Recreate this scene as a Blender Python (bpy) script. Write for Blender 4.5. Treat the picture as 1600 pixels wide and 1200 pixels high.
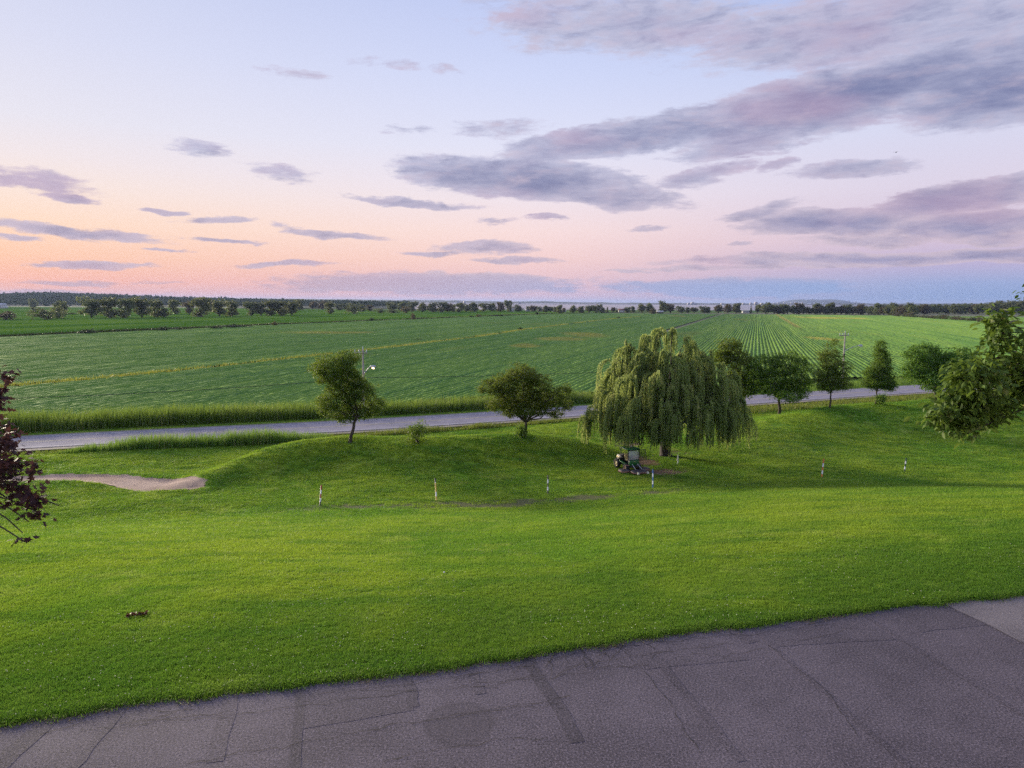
import bpy, math, random
import numpy as np
from mathutils import Vector, Matrix

# ------------------------------------------------------------------ clearing
for _o in list(bpy.data.objects):
    bpy.data.objects.remove(_o)
SC = bpy.context.scene
COL = SC.collection
R = math.radians
rng = np.random.default_rng(7)
random.seed(7)

# ------------------------------------------------------------------ camera
F = 1100.0                      # focal length in photograph pixels (1600 wide)
CAM_Z = 15.0
PITCH = math.atan((600 - 472) / F)
ROLL = R(0.22)
cam = bpy.data.cameras.new('camera')
cam.sensor_width = 36.0
cam.lens = F / 1600 * 36.0
cam.clip_start = 0.1
cam.clip_end = 120000
cam_ob = bpy.data.objects.new('camera', cam)
COL.objects.link(cam_ob)
cam_ob.matrix_world = (Matrix.Translation((0, 0, CAM_Z)) @ Matrix.Rotation(math.pi / 2 - PITCH, 4, 'X')
                       @ Matrix.Rotation(ROLL, 4, 'Z'))
SC.camera = cam_ob
CAM_M = np.array(cam_ob.matrix_world)[:3, :3]


def ray(px, py):
    d = np.array([(px - 800) / F, -(py - 600) / F, -1.0])
    return CAM_M @ d


def az_el(px, py):
    d = ray(px, py)
    return math.degrees(math.atan2(d[0], d[1])), math.degrees(math.atan2(d[2], math.hypot(d[0], d[1])))


def at(px, py, z):
    d = ray(px, py)
    t = (z - CAM_Z) / d[2]
    return np.array([d[0] * t, d[1] * t, z])


def at_depth(px, py, y):
    d = ray(px, py)
    t = y / d[1]
    return np.array([d[0] * t, y, CAM_Z + d[2] * t])


# ------------------------------------------------------------------ view
SC.view_settings.view_transform = 'Standard'
SC.view_settings.look = 'None'
SC.view_settings.exposure = 0.6
SC.view_settings.gamma = 1.0
SC.view_settings.use_curve_mapping = False
SC.render.engine = 'CYCLES'
SC.cycles.use_denoising = False
SC.cycles.use_adaptive_sampling = True
SC.cycles.adaptive_threshold = 0.02
SC.cycles.sample_clamp_indirect = 2.0
SC.cycles.sample_clamp_direct = 6.0
SC.cycles.max_bounces = 5
SC.cycles.diffuse_bounces = 2
SC.cycles.transmission_bounces = 4
SC.cycles.volume_bounces = 0
SC.cycles.caustics_reflective = False
SC.cycles.caustics_refractive = False


# ------------------------------------------------------------------ node helper
def s2l(c):
    out = []
    for v in c[:3]:
        v = v / 255.0
        out.append(v / 12.92 if v <= 0.04045 else ((v + 0.055) / 1.055) ** 2.4)
    return (out[0], out[1], out[2], 1.0)


class NT:
    def __init__(self, tree):
        self.t = tree
        self.t.nodes.clear()

    def n(self, typ, **kw):
        nd = self.t.nodes.new(typ)
        for k, v in kw.items():
            setattr(nd, k, v)
        return nd

    def put(self, sock, v):
        if isinstance(v, bpy.types.NodeSocket):
            self.t.links.new(v, sock)
        elif v is not None:
            sock.default_value = v

    def math(self, op, a, b=None, c=None, clamp=False):
        nd = self.n('ShaderNodeMath', operation=op, use_clamp=clamp)
        self.put(nd.inputs[0], a)
        if b is not None:
            self.put(nd.inputs[1], b)
        if c is not None:
            self.put(nd.inputs[2], c)
        return nd.outputs[0]

    def vmath(self, op, a, b=None, out=0):
        nd = self.n('ShaderNodeVectorMath', operation=op)
        self.put(nd.inputs[0], a)
        if b is not None:
            if op == 'SCALE':
                self.put(nd.inputs['Scale'], b)
            else:
                self.put(nd.inputs[1], b)
        return nd.outputs[out]

    def mix(self, f, a, b, blend='MIX'):
        nd = self.n('ShaderNodeMix', data_type='RGBA', blend_type=blend)
        nd.clamp_factor = True
        self.put(nd.inputs[0], f)
        self.put(nd.inputs[6], a)
        self.put(nd.inputs[7], b)
        return nd.outputs[2]

    def rng(self, v, a, b, c=0.0, d=1.0, smooth=True):
        nd = self.n('ShaderNodeMapRange', interpolation_type='SMOOTHSTEP' if smooth else 'LINEAR')
        nd.clamp = True
        for i, x in enumerate((v, a, b, c, d)):
            self.put(nd.inputs[i], x)
        return nd.outputs[0]

    def noise(self, vec, scale, detail=4.0, rough=0.55, dist=0.0, out=0):
        nd = self.n('ShaderNodeTexNoise')
        self.put(nd.inputs['Vector'], vec)
        nd.inputs['Scale'].default_value = scale
        nd.inputs['Detail'].default_value = detail
        nd.inputs['Roughness'].default_value = rough
        nd.inputs['Distortion'].default_value = dist
        return nd.outputs[out]

    def ramp(self, f, stops, interp='LINEAR'):
        nd = self.n('ShaderNodeValToRGB')
        cr = nd.color_ramp
        cr.interpolation = interp
        while len(cr.elements) > 1:
            cr.elements.remove(cr.elements[-1])
        cr.elements[0].position = stops[0][0]
        cr.elements[0].color = stops[0][1]
        for p, c in stops[1:]:
            e = cr.elements.new(p)
            e.color = c
        self.put(nd.inputs[0], f)
        return nd.outputs[0]

    def comb(self, x, y, z):
        nd = self.n('ShaderNodeCombineXYZ')
        for i, v in enumerate((x, y, z)):
            self.put(nd.inputs[i], v)
        return nd.outputs[0]

    def sep(self, v):
        nd = self.n('ShaderNodeSeparateXYZ')
        self.put(nd.inputs[0], v)
        return nd.outputs

    def mapping(self, v, loc=(0, 0, 0), rot=(0, 0, 0), scale=(1, 1, 1), typ='POINT'):
        nd = self.n('ShaderNodeMapping', vector_type=typ)
        self.put(nd.inputs[0], v)
        nd.inputs[1].default_value = loc
        nd.inputs[2].default_value = rot
        nd.inputs[3].default_value = scale
        return nd.outputs[0]


# ------------------------------------------------------------------ sky (world)
SUN_AZ, SUN_EL = -46.0, 10.5     # degrees; 0 = straight ahead, negative = left
world = bpy.data.worlds.new('World')
SC.world = world
world.use_nodes = True
w = NT(world.node_tree)
gen = w.n('ShaderNodeTexCoord').outputs['Generated']
dx, dy, dz = w.sep(gen)
az = w.math('MULTIPLY', w.math('ARCTAN2', dx, dy), 57.29578)
el = w.math('MULTIPLY', w.math('ARCSINE', dz), 57.29578)
elf = w.math('MULTIPLY_ADD', el, 1 / 42.0, 2 / 42.0, clamp=True)


def er(stops):
    return [((e + 2) / 42.0, s2l(c)) for e, c in stops]


sky_l = w.ramp(elf, er([(-2, (205, 155, 155)), (0.2, (224, 170, 166)), (1.4, (246, 180, 158)), (3.0, (250, 198, 166)), (5.2, (250, 216, 190)),
                        (7.4, (245, 224, 212)), (9.5, (237, 225, 226)), (12, (227, 224, 234)), (17, (214, 216, 236)), (22, (203, 208, 233)), (40, (165, 180, 222))]))
sky_m = w.ramp(elf, er([(-2, (190, 172, 195)), (0.2, (206, 180, 202)), (1.4, (228, 190, 198)), (3.4, (242, 206, 202)), (5.6, (244, 218, 216)),
                        (8.2, (235, 223, 231)), (12, (221, 222, 241)), (17, (204, 212, 242)), (22, (186, 198, 237)), (40, (152, 170, 220))]))
sky_r = w.ramp(elf, er([(-2, (130, 155, 200)), (0.2, (134, 160, 206)), (1.4, (152, 168, 210)), (2.8, (186, 175, 208)), (4.6, (211, 192, 211)),
                        (8.2, (217, 208, 226)), (12, (210, 212, 235)), (17, (189, 200, 235)), (22, (168, 184, 229)), (40, (140, 160, 212))]))
off = w.math('ADD', az, 46.0)
aoff = w.math('ABSOLUTE', off)
aoff = w.math('MINIMUM', aoff, w.math('SUBTRACT', 360.0, aoff))
clear = w.mix(w.rng(aoff, 8, 48, smooth=False), sky_l, sky_m)
clear = w.mix(w.rng(aoff, 44, 80, smooth=True), clear, sky_r)
nis = w.n('ShaderNodeTexSky', sky_type='NISHITA')
nis.sun_disc = False
nis.sun_elevation = R(SUN_EL)
nis.sun_rotation = R(SUN_AZ)
nis_c = w.vmath('SCALE', nis.outputs[0], 0.012)
clear = w.mix(0.06, clear, nis_c, 'ADD')

# cloud banks, placed by direction in the sky
hz = w.math('ADD', w.math('MAXIMUM', dz, 0.0), 0.055)
plane = w.comb(w.math('DIVIDE', dx, hz), w.math('DIVIDE', dy, hz), 0.0)
aevec = w.comb(az, w.math('MULTIPLY', el, 3.2), 0.0)
n_big = w.noise(plane, 1.9, 6.0, 0.62, 0.2)
n_ae = w.noise(aevec, 0.26, 9.0, 0.7, 0.3)
n_warp = w.noise(aevec, 0.16, 5.0, 0.62, 0.0, out=1)
warp = w.vmath('MULTIPLY', w.vmath('SUBTRACT', n_warp, (0.5, 0.5, 0.5)), (8.0, 1.7, 0.0))
pos = w.vmath('ADD', w.comb(az, el, 0.0), warp)
SKY_GAIN = 0.70
clouds = [  # photograph pixels: x, y, half width, half height, tilt, strength
    (1000, 212, 285, 34, 11, 1.35), (1320, 152, 350, 58, 6, 1.6), (1570, 138, 280, 66, 0, 1.6), (1180, 215, 170, 30, 6, 1.1),
    (980, 38, 310, 62, -4, .85), (1330, 45, 400, 70, 0, .95), (1560, 30, 260, 80, 0, .9),
    (810, 281, 230, 36, -5, 1.5), (950, 306, 140, 24, -3, 1.2), (1100, 272, 80, 15, 8, .9), (1330, 263, 88, 12, 2, .9),
    (1205, 258, 30, 11, 6, .8), (1490, 312, 215, 27, 7, 1.5), (1300, 348, 195, 23, 3, 1.4), (1520, 352, 175, 23, 3, 1.4),
    (1185, 329, 80, 10, 4, .9), (1350, 374, 110, 10, 1, .9), (1570, 369, 90, 11, 2, .95), (1430, 402, 400, 11, 2, 1.25),
    (1180, 418, 200, 5, 1, .8), (680, 443, 250, 15, -1, 1.0), (1130, 449, 190, 13, 0, 1.05), (980, 425, 60, 3, 0, .7),
    (45, 278, 120, 18, -3, .62), (110, 307, 58, 8, -6, .8), (305, 233, 62, 12, -3, .62), (437, 271, 56, 12, -9, .62),
    (340, 345, 55, 6, 0, .85), (275, 329, 26, 5, -8, .85), (120, 361, 160, 9, -3, 1.0), (15, 370, 60, 6, -2, .9),
    (360, 375, 62, 4, -1, .85), (130, 413, 110, 6, 0, 1.0), (525, 365, 90, 6, -3, .95), (455, 413, 90, 4, 0, .9),
    (650, 316, 105, 6, -3, .95), (760, 388, 75, 9, 0, .95), (670, 396, 45, 5, 0, .85), (800, 406, 75, 5, -2, .9),
    (775, 343, 40, 4, 0, .7), (850, 341, 32, 5, 0, .75), (610, 103, 70, 9, 0, .5), (450, 113, 55, 9, 0, .52),
    (690, 108, 34, 8, 0, .55), (640, 205, 48, 7, 0, .48), (790, 200, 70, 17, 0, .58), (100, 459, 190, 6, -1, .9),
    (255, 392, 30, 3, 0, .7), (120, 442, 95, 4, 0, .7), (1017, 357, 30, 4, 0, .65), (1155, 386, 26, 3, 0, .7), (250, 440, 40, 3, 0, .6)]
acc = 0.0
tilted = {}
for tl in (-4, 0, 8):            # cloud banks lie level or slightly tilted
    ct, st_ = math.cos(R(tl)), math.sin(R(tl))
    px_, py_, _ = w.sep(pos) if tl else (None, None, None)
    tilted[tl] = pos if tl == 0 else w.comb(w.math('ADD', w.math('MULTIPLY', px_, ct), w.math('MULTIPLY', py_, st_)),
                                            w.math('SUBTRACT', w.math('MULTIPLY', py_, ct), w.math('MULTIPLY', px_, st_)), 0.0)
for (cx, cy, hw, hh, rot, st) in clouds:
    tl = 8 if rot >= 4 else (-4 if rot <= -3 else 0)
    ct, st_ = math.cos(R(tl)), math.sin(R(tl))
    a0, e0 = az_el(cx, cy)
    a1, _ = az_el(cx + hw, cy)
    a2, _ = az_el(cx - hw, cy)
    _, e1 = az_el(cx, cy - hh)
    gw, gh, st = (1.3, 1.4, st * 1.0) if hh < 20 else (1.04, 1.12, st)
    c0, c1 = a0 * ct + e0 * st_, e0 * ct - a0 * st_
    ix_, iy_ = 1 / ((a1 - a2) / 2 * gw), 1 / ((e1 - e0) * gh)
    q = w.n('ShaderNodeVectorMath', operation='MULTIPLY_ADD')
    w.put(q.inputs[0], tilted[tl])
    q.inputs[1].default_value = (ix_, iy_, 0)
    q.inputs[2].default_value = (-c0 * ix_, -c1 * iy_, 0)
    ln = w.vmath('DOT_PRODUCT', q.outputs[0], q.outputs[0], out=1)
    acc = w.math('MAXIMUM', acc, w.math('MULTIPLY_ADD', ln, -st, st))
# the same broken cloud goes on above and around the view
around = w.math('MAXIMUM', w.rng(w.math('ABSOLUTE', az), 42, 60), w.rng(el, 24, 34))
n_far = w.noise(plane, 0.55, 4.0, 0.55)
n_fine = w.noise(w.comb(az, w.math('MULTIPLY', el, 5.0), 3.7), 0.75, 6.0, 0.68, 0.25)
acc_far = w.math('MULTIPLY', around, w.rng(n_far, 0.45, 0.72, 0.0, 0.75))


def cloudy(acc_, nn_):
    den = w.math('ADD', w.math('MULTIPLY', acc_, 1.5), w.math('MULTIPLY', w.math('SUBTRACT', nn_, 0.5), 3.7))
    alpha = w.math('MULTIPLY', w.rng(den, 0.25, 1.0), w.rng(acc_, 0.0, 0.2))
    thick = w.rng(den, 0.4, 3.0)
    c_edge = w.mix(w.rng(el, 3, 12), s2l((206, 188, 200)), s2l((194, 194, 218)))
    c_core = w.mix(w.rng(el, 2, 9), s2l((130, 137, 180)), s2l((112, 119, 160)))
    c_cloud = w.mix(thick, c_edge, c_core)
    return c_cloud, alpha


nn = w.math('ADD', w.math('ADD', w.math('MULTIPLY', n_ae, 0.5), w.math('MULTIPLY', n_big, 0.2)), w.math('MULTIPLY', n_fine, 0.3))
c_cloud, alpha = cloudy(w.math('MAXIMUM', acc, acc_far), nn)
n_sh = w.noise(w.vmath('ADD', aevec, (-1.1, 1.3, 0.0)), 0.26, 5.0, 0.6, 0.3)
relief = w.math('MULTIPLY', w.math('SUBTRACT', n_ae, n_sh), 4.5)
c_cloud = w.mix(w.math('MULTIPLY', w.math('MAXIMUM', relief, 0.0), 0.42, clamp=True), c_cloud, s2l((206, 190, 206)))
c_cloud = w.mix(w.math('MULTIPLY', w.math('MAXIMUM', w.math('MULTIPLY', relief, -1.0), 0.0), 0.45, clamp=True), c_cloud, s2l((98, 106, 150)))
n_pk = w.noise(aevec, 0.07, 3.0, 0.5)
c_cloud = w.mix(w.math('MULTIPLY', w.rng(n_pk, 0.46, 0.7), 0.42), c_cloud, s2l((190, 158, 184)))
c_cloud = w.mix(w.rng(el, 2.6, 1.2), c_cloud, w.mix(w.rng(aoff, 22, 68), s2l((184, 164, 182)), s2l((140, 166, 212))))
soft = w.math('MULTIPLY', alpha, w.rng(el, 0.3, 4.0, 0.72, 0.94))
bg = w.n('ShaderNodeBackground')
w.put(bg.inputs[0], w.mix(soft, clear, c_cloud))
c_out, a_out = cloudy(acc_far, n_far)
bg.inputs[1].default_value = SKY_GAIN
bg_out = w.n('ShaderNodeBackground')
bg_out.inputs[1].default_value = SKY_GAIN
w.put(bg_out.inputs[0], w.mix(w.math('MULTIPLY', a_out, 0.9), clear, c_out))
# beyond the mapped cloud banks only the broad cloud cover is left to evaluate
mapped = w.math('MULTIPLY', w.math('LESS_THAN', w.math('ABSOLUTE', az), 47.0), w.math('MULTIPLY', w.math('LESS_THAN', el, 27.0), w.math('GREATER_THAN', el, -1.5)))
mixw = w.n('ShaderNodeMixShader')
w.put(mixw.inputs[0], mapped)
w.put(mixw.inputs[1], bg_out.outputs[0])
w.put(mixw.inputs[2], bg.outputs[0])
wo = w.n('ShaderNodeOutputWorld')
w.put(wo.inputs[0], mixw.outputs[0])
world.cycles.sampling_method = 'MANUAL'
world.cycles.sample_map_resolution = 512

# ------------------------------------------------------------------ sun (soft afterglow from the left front)
sun = bpy.data.lights.new('sun', 'SUN')
sun.energy = 5.0
sun.angle = R(16)
sun.color = (1.0, 0.86, 0.66)
sun_ob = bpy.data.objects.new('sun', sun)
COL.objects.link(sun_ob)
_sd = Vector((math.sin(R(SUN_AZ)) * math.cos(R(SUN_EL)), math.cos(R(SUN_AZ)) * math.cos(R(SUN_EL)), math.sin(R(SUN_EL))))
sun_ob.rotation_euler = _sd.to_track_quat('Z', 'Y').to_euler()
sun_ob.location = (-60, 60, 60)


# ------------------------------------------------------------------ mesh helpers
def np_mesh(name, verts, faces, smooth=False, attrs=None):
    """faces: (M,k) array or list of such arrays."""
    verts = np.asarray(verts, dtype=np.float32)
    if not isinstance(faces, list):
        faces = [faces]
    faces = [np.asarray(f, dtype=np.int32) for f in faces if len(f)]
    me = bpy.data.meshes.new(name)
    me.vertices.add(len(verts))
    me.vertices.foreach_set('co', verts.ravel())
    loops = np.concatenate([f.ravel() for f in faces])
    sizes = np.concatenate([np.full(len(f), f.shape[1], dtype=np.int32) for f in faces])
    starts = np.concatenate([[0], np.cumsum(sizes)[:-1]]).astype(np.int32)
    me.loops.add(len(loops))
    me.loops.foreach_set('vertex_index', loops)
    me.polygons.add(len(sizes))
    me.polygons.foreach_set('loop_start', starts)
    me.polygons.foreach_set('loop_total', sizes)
    if smooth:
        me.polygons.foreach_set('use_smooth', np.ones(len(sizes), dtype=bool))
    for k, (dom, vals) in (attrs or {}).items():
        a = me.attributes.new(k, 'FLOAT', dom)
        a.data.foreach_set('value', np.asarray(vals, dtype=np.float32))
    me.update(calc_edges=True)
    return me


def link(name, me, mat=None, parent=None, loc=None, rotz=None):
    o = bpy.data.objects.new(name, me)
    COL.objects.link(o)
    if mat is not None and me is not None and len(me.materials) == 0:
        me.materials.append(mat)
    if parent is not None:
        o.parent = parent
    if loc is not None:
        o.location = loc
    if rotz is not None:
        o.rotation_euler = (0, 0, rotz)
    return o


def tag(o, label=None, cat=None, group=None, kind=None):
    if label:
        o['label'] = label
    if cat:
        o['category'] = cat
    if group:
        o['group'] = group
    if kind:
        o['kind'] = kind
    return o


def thing(name, label, cat, loc=(0, 0, 0), rotz=0.0, group=None):
    o = bpy.data.objects.new(name, None)
    o.empty_display_size = 0.3
    COL.objects.link(o)
    o.location = loc
    o.rotation_euler = (0, 0, rotz)
    return tag(o, label, cat, group)


class MB:
    """collects quads/tris of simple solids into one mesh"""

    def __init__(self):
        self.v, self.f4, self.f3, self.n = [], [], [], 0

    def add(self, v, f4=None, f3=None):
        v = np.asarray(v, dtype=float)
        if f4 is not None and len(f4):
            self.f4.append(np.asarray(f4) + self.n)
        if f3 is not None and len(f3):
            self.f3.append(np.asarray(f3) + self.n)
        self.v.append(v)
        self.n += len(v)
        return self

    def box(self, c, s, rot=None, taper=1.0, bevel=0.0):
        x, y, z = np.array(s) / 2.0
        v = np.array([[sx * x * (taper if sz > 0 else 1), sy * y * (taper if sz > 0 else 1), sz * z]
                      for sz in (-1, 1) for sy in (-1, 1) for sx in (-1, 1)], dtype=float)
        if rot is not None:
            v = v @ np.array(rot.to_3x3()).T
        v += np.array(c)
        self.add(v, [[0, 2, 3, 1], [4, 5, 7, 6], [0, 1, 5, 4], [2, 6, 7, 3], [0, 4, 6, 2], [1, 3, 7, 5]])
        return self

    def tube(self, pts, rad, sides=8, cap=True):
        v, f = tube(pts, rad, sides)
        base = self.n
        self.add(v, f)
        if cap:
            k = len(pts)
            for i0 in (0, (k - 1) * sides):
                ring = [base + i0 + j for j in range(sides)]
                for j in range(1, sides - 1):
                    self.f3.append(np.array([[ring[0], ring[j], ring[j + 1]]]))
        return self

    def lathe(self, prof, c, axis='Z', sides=20):
        """prof: list of (r, h)"""
        a = np.linspace(0, 2 * math.pi, sides, endpoint=False)
        vs = []
        for r, h in prof:
            ring = np.stack([r * np.cos(a), r * np.sin(a), np.full(sides, h)], 1)
            vs.append(ring)
        v = np.concatenate(vs)
        if axis == 'X':
            v = v[:, [2, 0, 1]]
        elif axis == 'Y':
            v = v[:, [0, 2, 1]]
        v = v + np.array(c)
        f = []
        for i in range(len(prof) - 1):
            for j in range(sides):
                k = (j + 1) % sides
                f.append([i * sides + j, i * sides + k, (i + 1) * sides + k, (i + 1) * sides + j])
        self.add(v, f)
        return self

    def mesh(self, name, smooth=False):
        fs = []
        if self.f4:
            fs.append(np.concatenate(self.f4))
        if self.f3:
            fs.append(np.concatenate(self.f3))
        return np_mesh(name, np.concatenate(self.v), fs, smooth)

    def build(self, name, mat, parent=None, smooth=False, bevel=0.0):
        o = link(name, self.mesh(name, smooth), mat, parent)
        if bevel > 0:
            m = o.modifiers.new('bevel', 'BEVEL')
            m.width = bevel
            m.segments = 2
            m.limit_method = 'ANGLE'
        return o


def tube(pts, rad, sides=6):
    pts = np.asarray(pts, dtype=float)
    rad = np.asarray(rad, dtype=float)
    n = len(pts)
    tan = np.gradient(pts, axis=0)
    tan /= np.linalg.norm(tan, axis=1)[:, None] + 1e-9
    ref = np.array([0.31, 0.95, 0.05]) if abs(tan[0][2]) > 0.7 else np.array([0, 0, 1.0])
    a = np.cross(tan, ref)
    a /= np.linalg.norm(a, axis=1)[:, None] + 1e-9
    b = np.cross(tan, a)
    ang = np.linspace(0, 2 * math.pi, sides, endpoint=False)
    v = pts[:, None, :] + rad[:, None, None] * (np.cos(ang)[None, :, None] * a[:, None, :] + np.sin(ang)[None, :, None] * b[:, None, :])
    v = v.reshape(-1, 3)
    i = np.arange(n - 1)[:, None] * sides
    j = np.arange(sides)[None, :]
    k = (j + 1) % sides
    f = np.stack([i + j, i + k, i + sides + k, i + sides + j], -1).reshape(-1, 4)
    return v, f


# ------------------------------------------------------------------ materials
def material(name):
    m = bpy.data.materials.new(name)
    m.use_nodes = True
    t = NT(m.node_tree)
    out = t.n('ShaderNodeOutputMaterial')
    return m, t, out


def simple(name, rgb, rough=0.6, metal=0.0, var=0.15, scale=6.0, bump=0.0, spec=0.5):
    """painted / plain surface with a little grain and wear"""
    m, t, out = material(name)
    p = t.n('ShaderNodeBsdfPrincipled')
    g = t.n('ShaderNodeTexCoord').outputs['Object']
    nz = t.noise(g, scale, 5, 0.6)
    c = (*rgb, 1.0)
    lo = tuple(v * (1 - var) for v in rgb) + (1.0,)
    hi = tuple(min(1, v * (1 + var)) for v in rgb) + (1.0,)
    t.put(p.inputs['Base Color'], t.mix(t.rng(nz, 0.3, 0.7), lo, hi))
    t.put(p.inputs['Roughness'], t.rng(nz, 0.2, 0.8, rough - 0.08, min(1, rough + 0.1)))
    p.inputs['Metallic'].default_value = metal
    p.inputs['Specular IOR Level'].default_value = spec
    if bump:
        b = t.n('ShaderNodeBump')
        b.inputs['Strength'].default_value = bump
        b.inputs['Distance'].default_value = 0.02
        t.put(b.inputs['Height'], t.noise(g, scale * 3, 6, 0.6))
        t.put(p.inputs['Normal'], b.outputs[0])
    t.put(out.inputs[0], p.outputs[0])
    return m


def leafy(name, dark, light, tip=None, trans=0.35, rough=0.55, patch=0.35):
    """foliage: colour varies leaf by leaf (attribute rnd), by patch and by plant; light passes through"""
    m, t, out = material(name)
    at_ = t.n('ShaderNodeAttribute', attribute_name='rnd').outputs['Fac']
    oi = t.n('ShaderNodeObjectInfo').outputs['Random']
    g = t.n('ShaderNodeTexCoord').outputs['Object']
    nz = t.noise(g, patch, 3, 0.5)
    f = t.math('ADD', t.math('MULTIPLY', at_, 0.6), t.math('MULTIPLY', t.rng(nz, 0.3, 0.7), 0.4))
    c = t.mix(f, (*dark, 1), (*light, 1))
    if tip is not None:
        c = t.mix(t.math('MULTIPLY', t.rng(at_, 0.78, 0.95), t.rng(nz, 0.4, 0.65)), c, (*tip, 1))
    hsv = t.n('ShaderNodeHueSaturation')
    t.put(hsv.inputs['Hue'], t.math('MULTIPLY_ADD', oi, 0.03, 0.485))
    t.put(hsv.inputs['Value'], t.math('MULTIPLY_ADD', oi, 0.3, 0.85))
    t.put(hsv.inputs['Color'], c)
    p = t.n('ShaderNodeBsdfPrincipled')
    t.put(p.inputs['Base Color'], hsv.outputs[0])
    p.inputs['Roughness'].default_value = rough
    p.inputs['Specular IOR Level'].default_value = 0.0 if rough > 0.9 else 0.2
    tr = t.n('ShaderNodeBsdfTranslucent')
    t.put(tr.inputs[0], t.mix(0.5, hsv.outputs[0], (light[0] * 1.5, light[1] * 1.4, light[2], 1)))
    ms = t.n('ShaderNodeMixShader')
    ms.inputs[0].default_value = trans
    t.put(ms.inputs[1], p.outputs[0])
    t.put(ms.inputs[2], tr.outputs[0])
    t.put(out.inputs[0], ms.outputs[0])
    return m


M = {}
M['bark'] = simple('bark', (0.075, 0.055, 0.042), 0.9, var=0.4, scale=9, bump=0.8)
M['bark_dark'] = simple('bark_dark', (0.045, 0.035, 0.03), 0.9, var=0.4, scale=9, bump=0.8)
M['leaf_ash'] = leafy('leaf_ash', (0.055, 0.105, 0.016), (0.16, 0.22, 0.032), (0.28, 0.26, 0.045), trans=0.45)
M['leaf_round'] = leafy('leaf_round', (0.055, 0.12, 0.02), (0.15, 0.25, 0.04), trans=0.48)
M['leaf_pale'] = leafy('leaf_pale', (0.07, 0.13, 0.024), (0.20, 0.26, 0.05), (0.32, 0.28, 0.06), trans=0.45)
M['leaf_cone'] = leafy('leaf_cone', (0.05, 0.12, 0.02), (0.15, 0.25, 0.042), (0.28, 0.31, 0.07), trans=0.48)
M['leaf_willow'] = leafy('leaf_willow', (0.11, 0.175, 0.05), (0.36, 0.43, 0.145), (0.56, 0.53, 0.24), trans=0.5, patch=0.5)
M['leaf_near'] = leafy('leaf_near', (0.045, 0.10, 0.016), (0.15, 0.23, 0.04), (0.40, 0.40, 0.16), patch=1.5)
M['leaf_red'] = leafy('leaf_red', (0.022, 0.012, 0.013), (0.085, 0.038, 0.04), trans=0.3, patch=1.5)
M['leaf_far'] = leafy('leaf_far', (0.075, 0.105, 0.045), (0.18, 0.205, 0.085), patch=3.0)
M['leaf_ridge'] = leafy('leaf_ridge', (0.02, 0.035, 0.016), (0.06, 0.085, 0.035), trans=0.1, rough=0.95, patch=0.02)
M['leaf_far_brown'] = leafy('leaf_far_brown', (0.08, 0.075, 0.042), (0.17, 0.145, 0.08), patch=3.0)
M['leaf_shrub'] = leafy('leaf_shrub', (0.07, 0.15, 0.025), (0.19, 0.29, 0.05), trans=0.45, patch=0.8)
M['leaf_reed'] = leafy('leaf_reed', (0.06, 0.135, 0.022), (0.19, 0.29, 0.055), (0.34, 0.32, 0.13), trans=0.45, patch=0.25)
M['leaf_weed'] = leafy('leaf_weed', (0.08, 0.14, 0.025), (0.20, 0.25, 0.05), (0.30, 0.24, 0.10), trans=0.4, patch=0.2)
M['leaf_gold'] = leafy('leaf_gold', (0.14, 0.19, 0.03), (0.30, 0.31, 0.06), (0.38, 0.34, 0.07), trans=0.35, patch=0.05)

# ------------------------------------------------------------------ terrain
ASPH = 8.0
LOW = 0.4


def poly(points, z):
    p = np.array([at(x, y, z) for x, y in points])
    return p[:, 0], p[:, 1]


EDGE = [(-500, 1205), (0, 1130), (200, 1097), (400, 1075), (640, 1047), (820, 1022), (1000, 993), (1170, 974), (1340, 951), (1480, 938), (1600, 926), (2300, 860)]
ex, ey = poly(EDGE, ASPH)
tx, ty = poly([(-600, 850), (0, 838), (330, 818), (600, 804), (850, 797), (1100, 774), (1400, 766), (1600, 758), (2300, 740)], LOW)
M1X, M1Y = poly([(250, 735), (330, 722), (400, 705), (480, 694), (545, 690), (650, 691), (740, 686), (820, 683), (900, 682), (960, 686)], 1.7)
M2X, M2Y = poly([(1120, 664), (1160, 658), (1215, 649), (1298, 638), (1370, 632), (1450, 629), (1600, 624), (2000, 618)], 2.0)


def edge_y(x):
    return np.interp(x, ex, ey)


def ss(a, b, x):
    t = np.clip((x - a) / (b - a), 0, 1)
    return t * t * (3 - 2 * t)


def vnoise(x, y, s, seed=0):
    """smooth value noise, about -1..1"""
    x = np.asarray(x, dtype=float) / s + 17.3 * seed
    y = np.asarray(y, dtype=float) / s - 9.1 * seed
    xi, yi = np.floor(x), np.floor(y)
    fx, fy = x - xi, y - yi
    fx, fy = fx * fx * (3 - 2 * fx), fy * fy * (3 - 2 * fy)

    def h(a, b):
        v = np.sin(a * 127.1 + b * 311.7 + seed * 74.7) * 43758.5453
        return v - np.floor(v)
    return 2 * ((h(xi, yi) * (1 - fx) + h(xi + 1, yi) * fx) * (1 - fy) + (h(xi, yi + 1) * (1 - fx) + h(xi + 1, yi + 1) * fx) * fy) - 1


BUNK = [(-40, 748), (20, 744), (75, 742), (110, 741), (200, 742), (255, 748), (310, 752), (327, 758), (322, 766), (300, 771), (262, 774), (222, 773), (195, 767), (165, 760), (115, 754), (60, 754), (-40, 757)]
bkx, bky = poly(BUNK, LOW)


def in_poly(x, y, px, py):
    x, y = np.asarray(x, dtype=float), np.asarray(y, dtype=float)
    c = np.zeros(x.shape, dtype=bool)
    j = len(px) - 1
    for i in range(len(px)):
        cond = ((py[i] > y) != (py[j] > y)) & (x < (px[j] - px[i]) * (y - py[i]) / (py[j] - py[i] + 1e-12) + px[i])
        c ^= cond
        j = i
    return c


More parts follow.
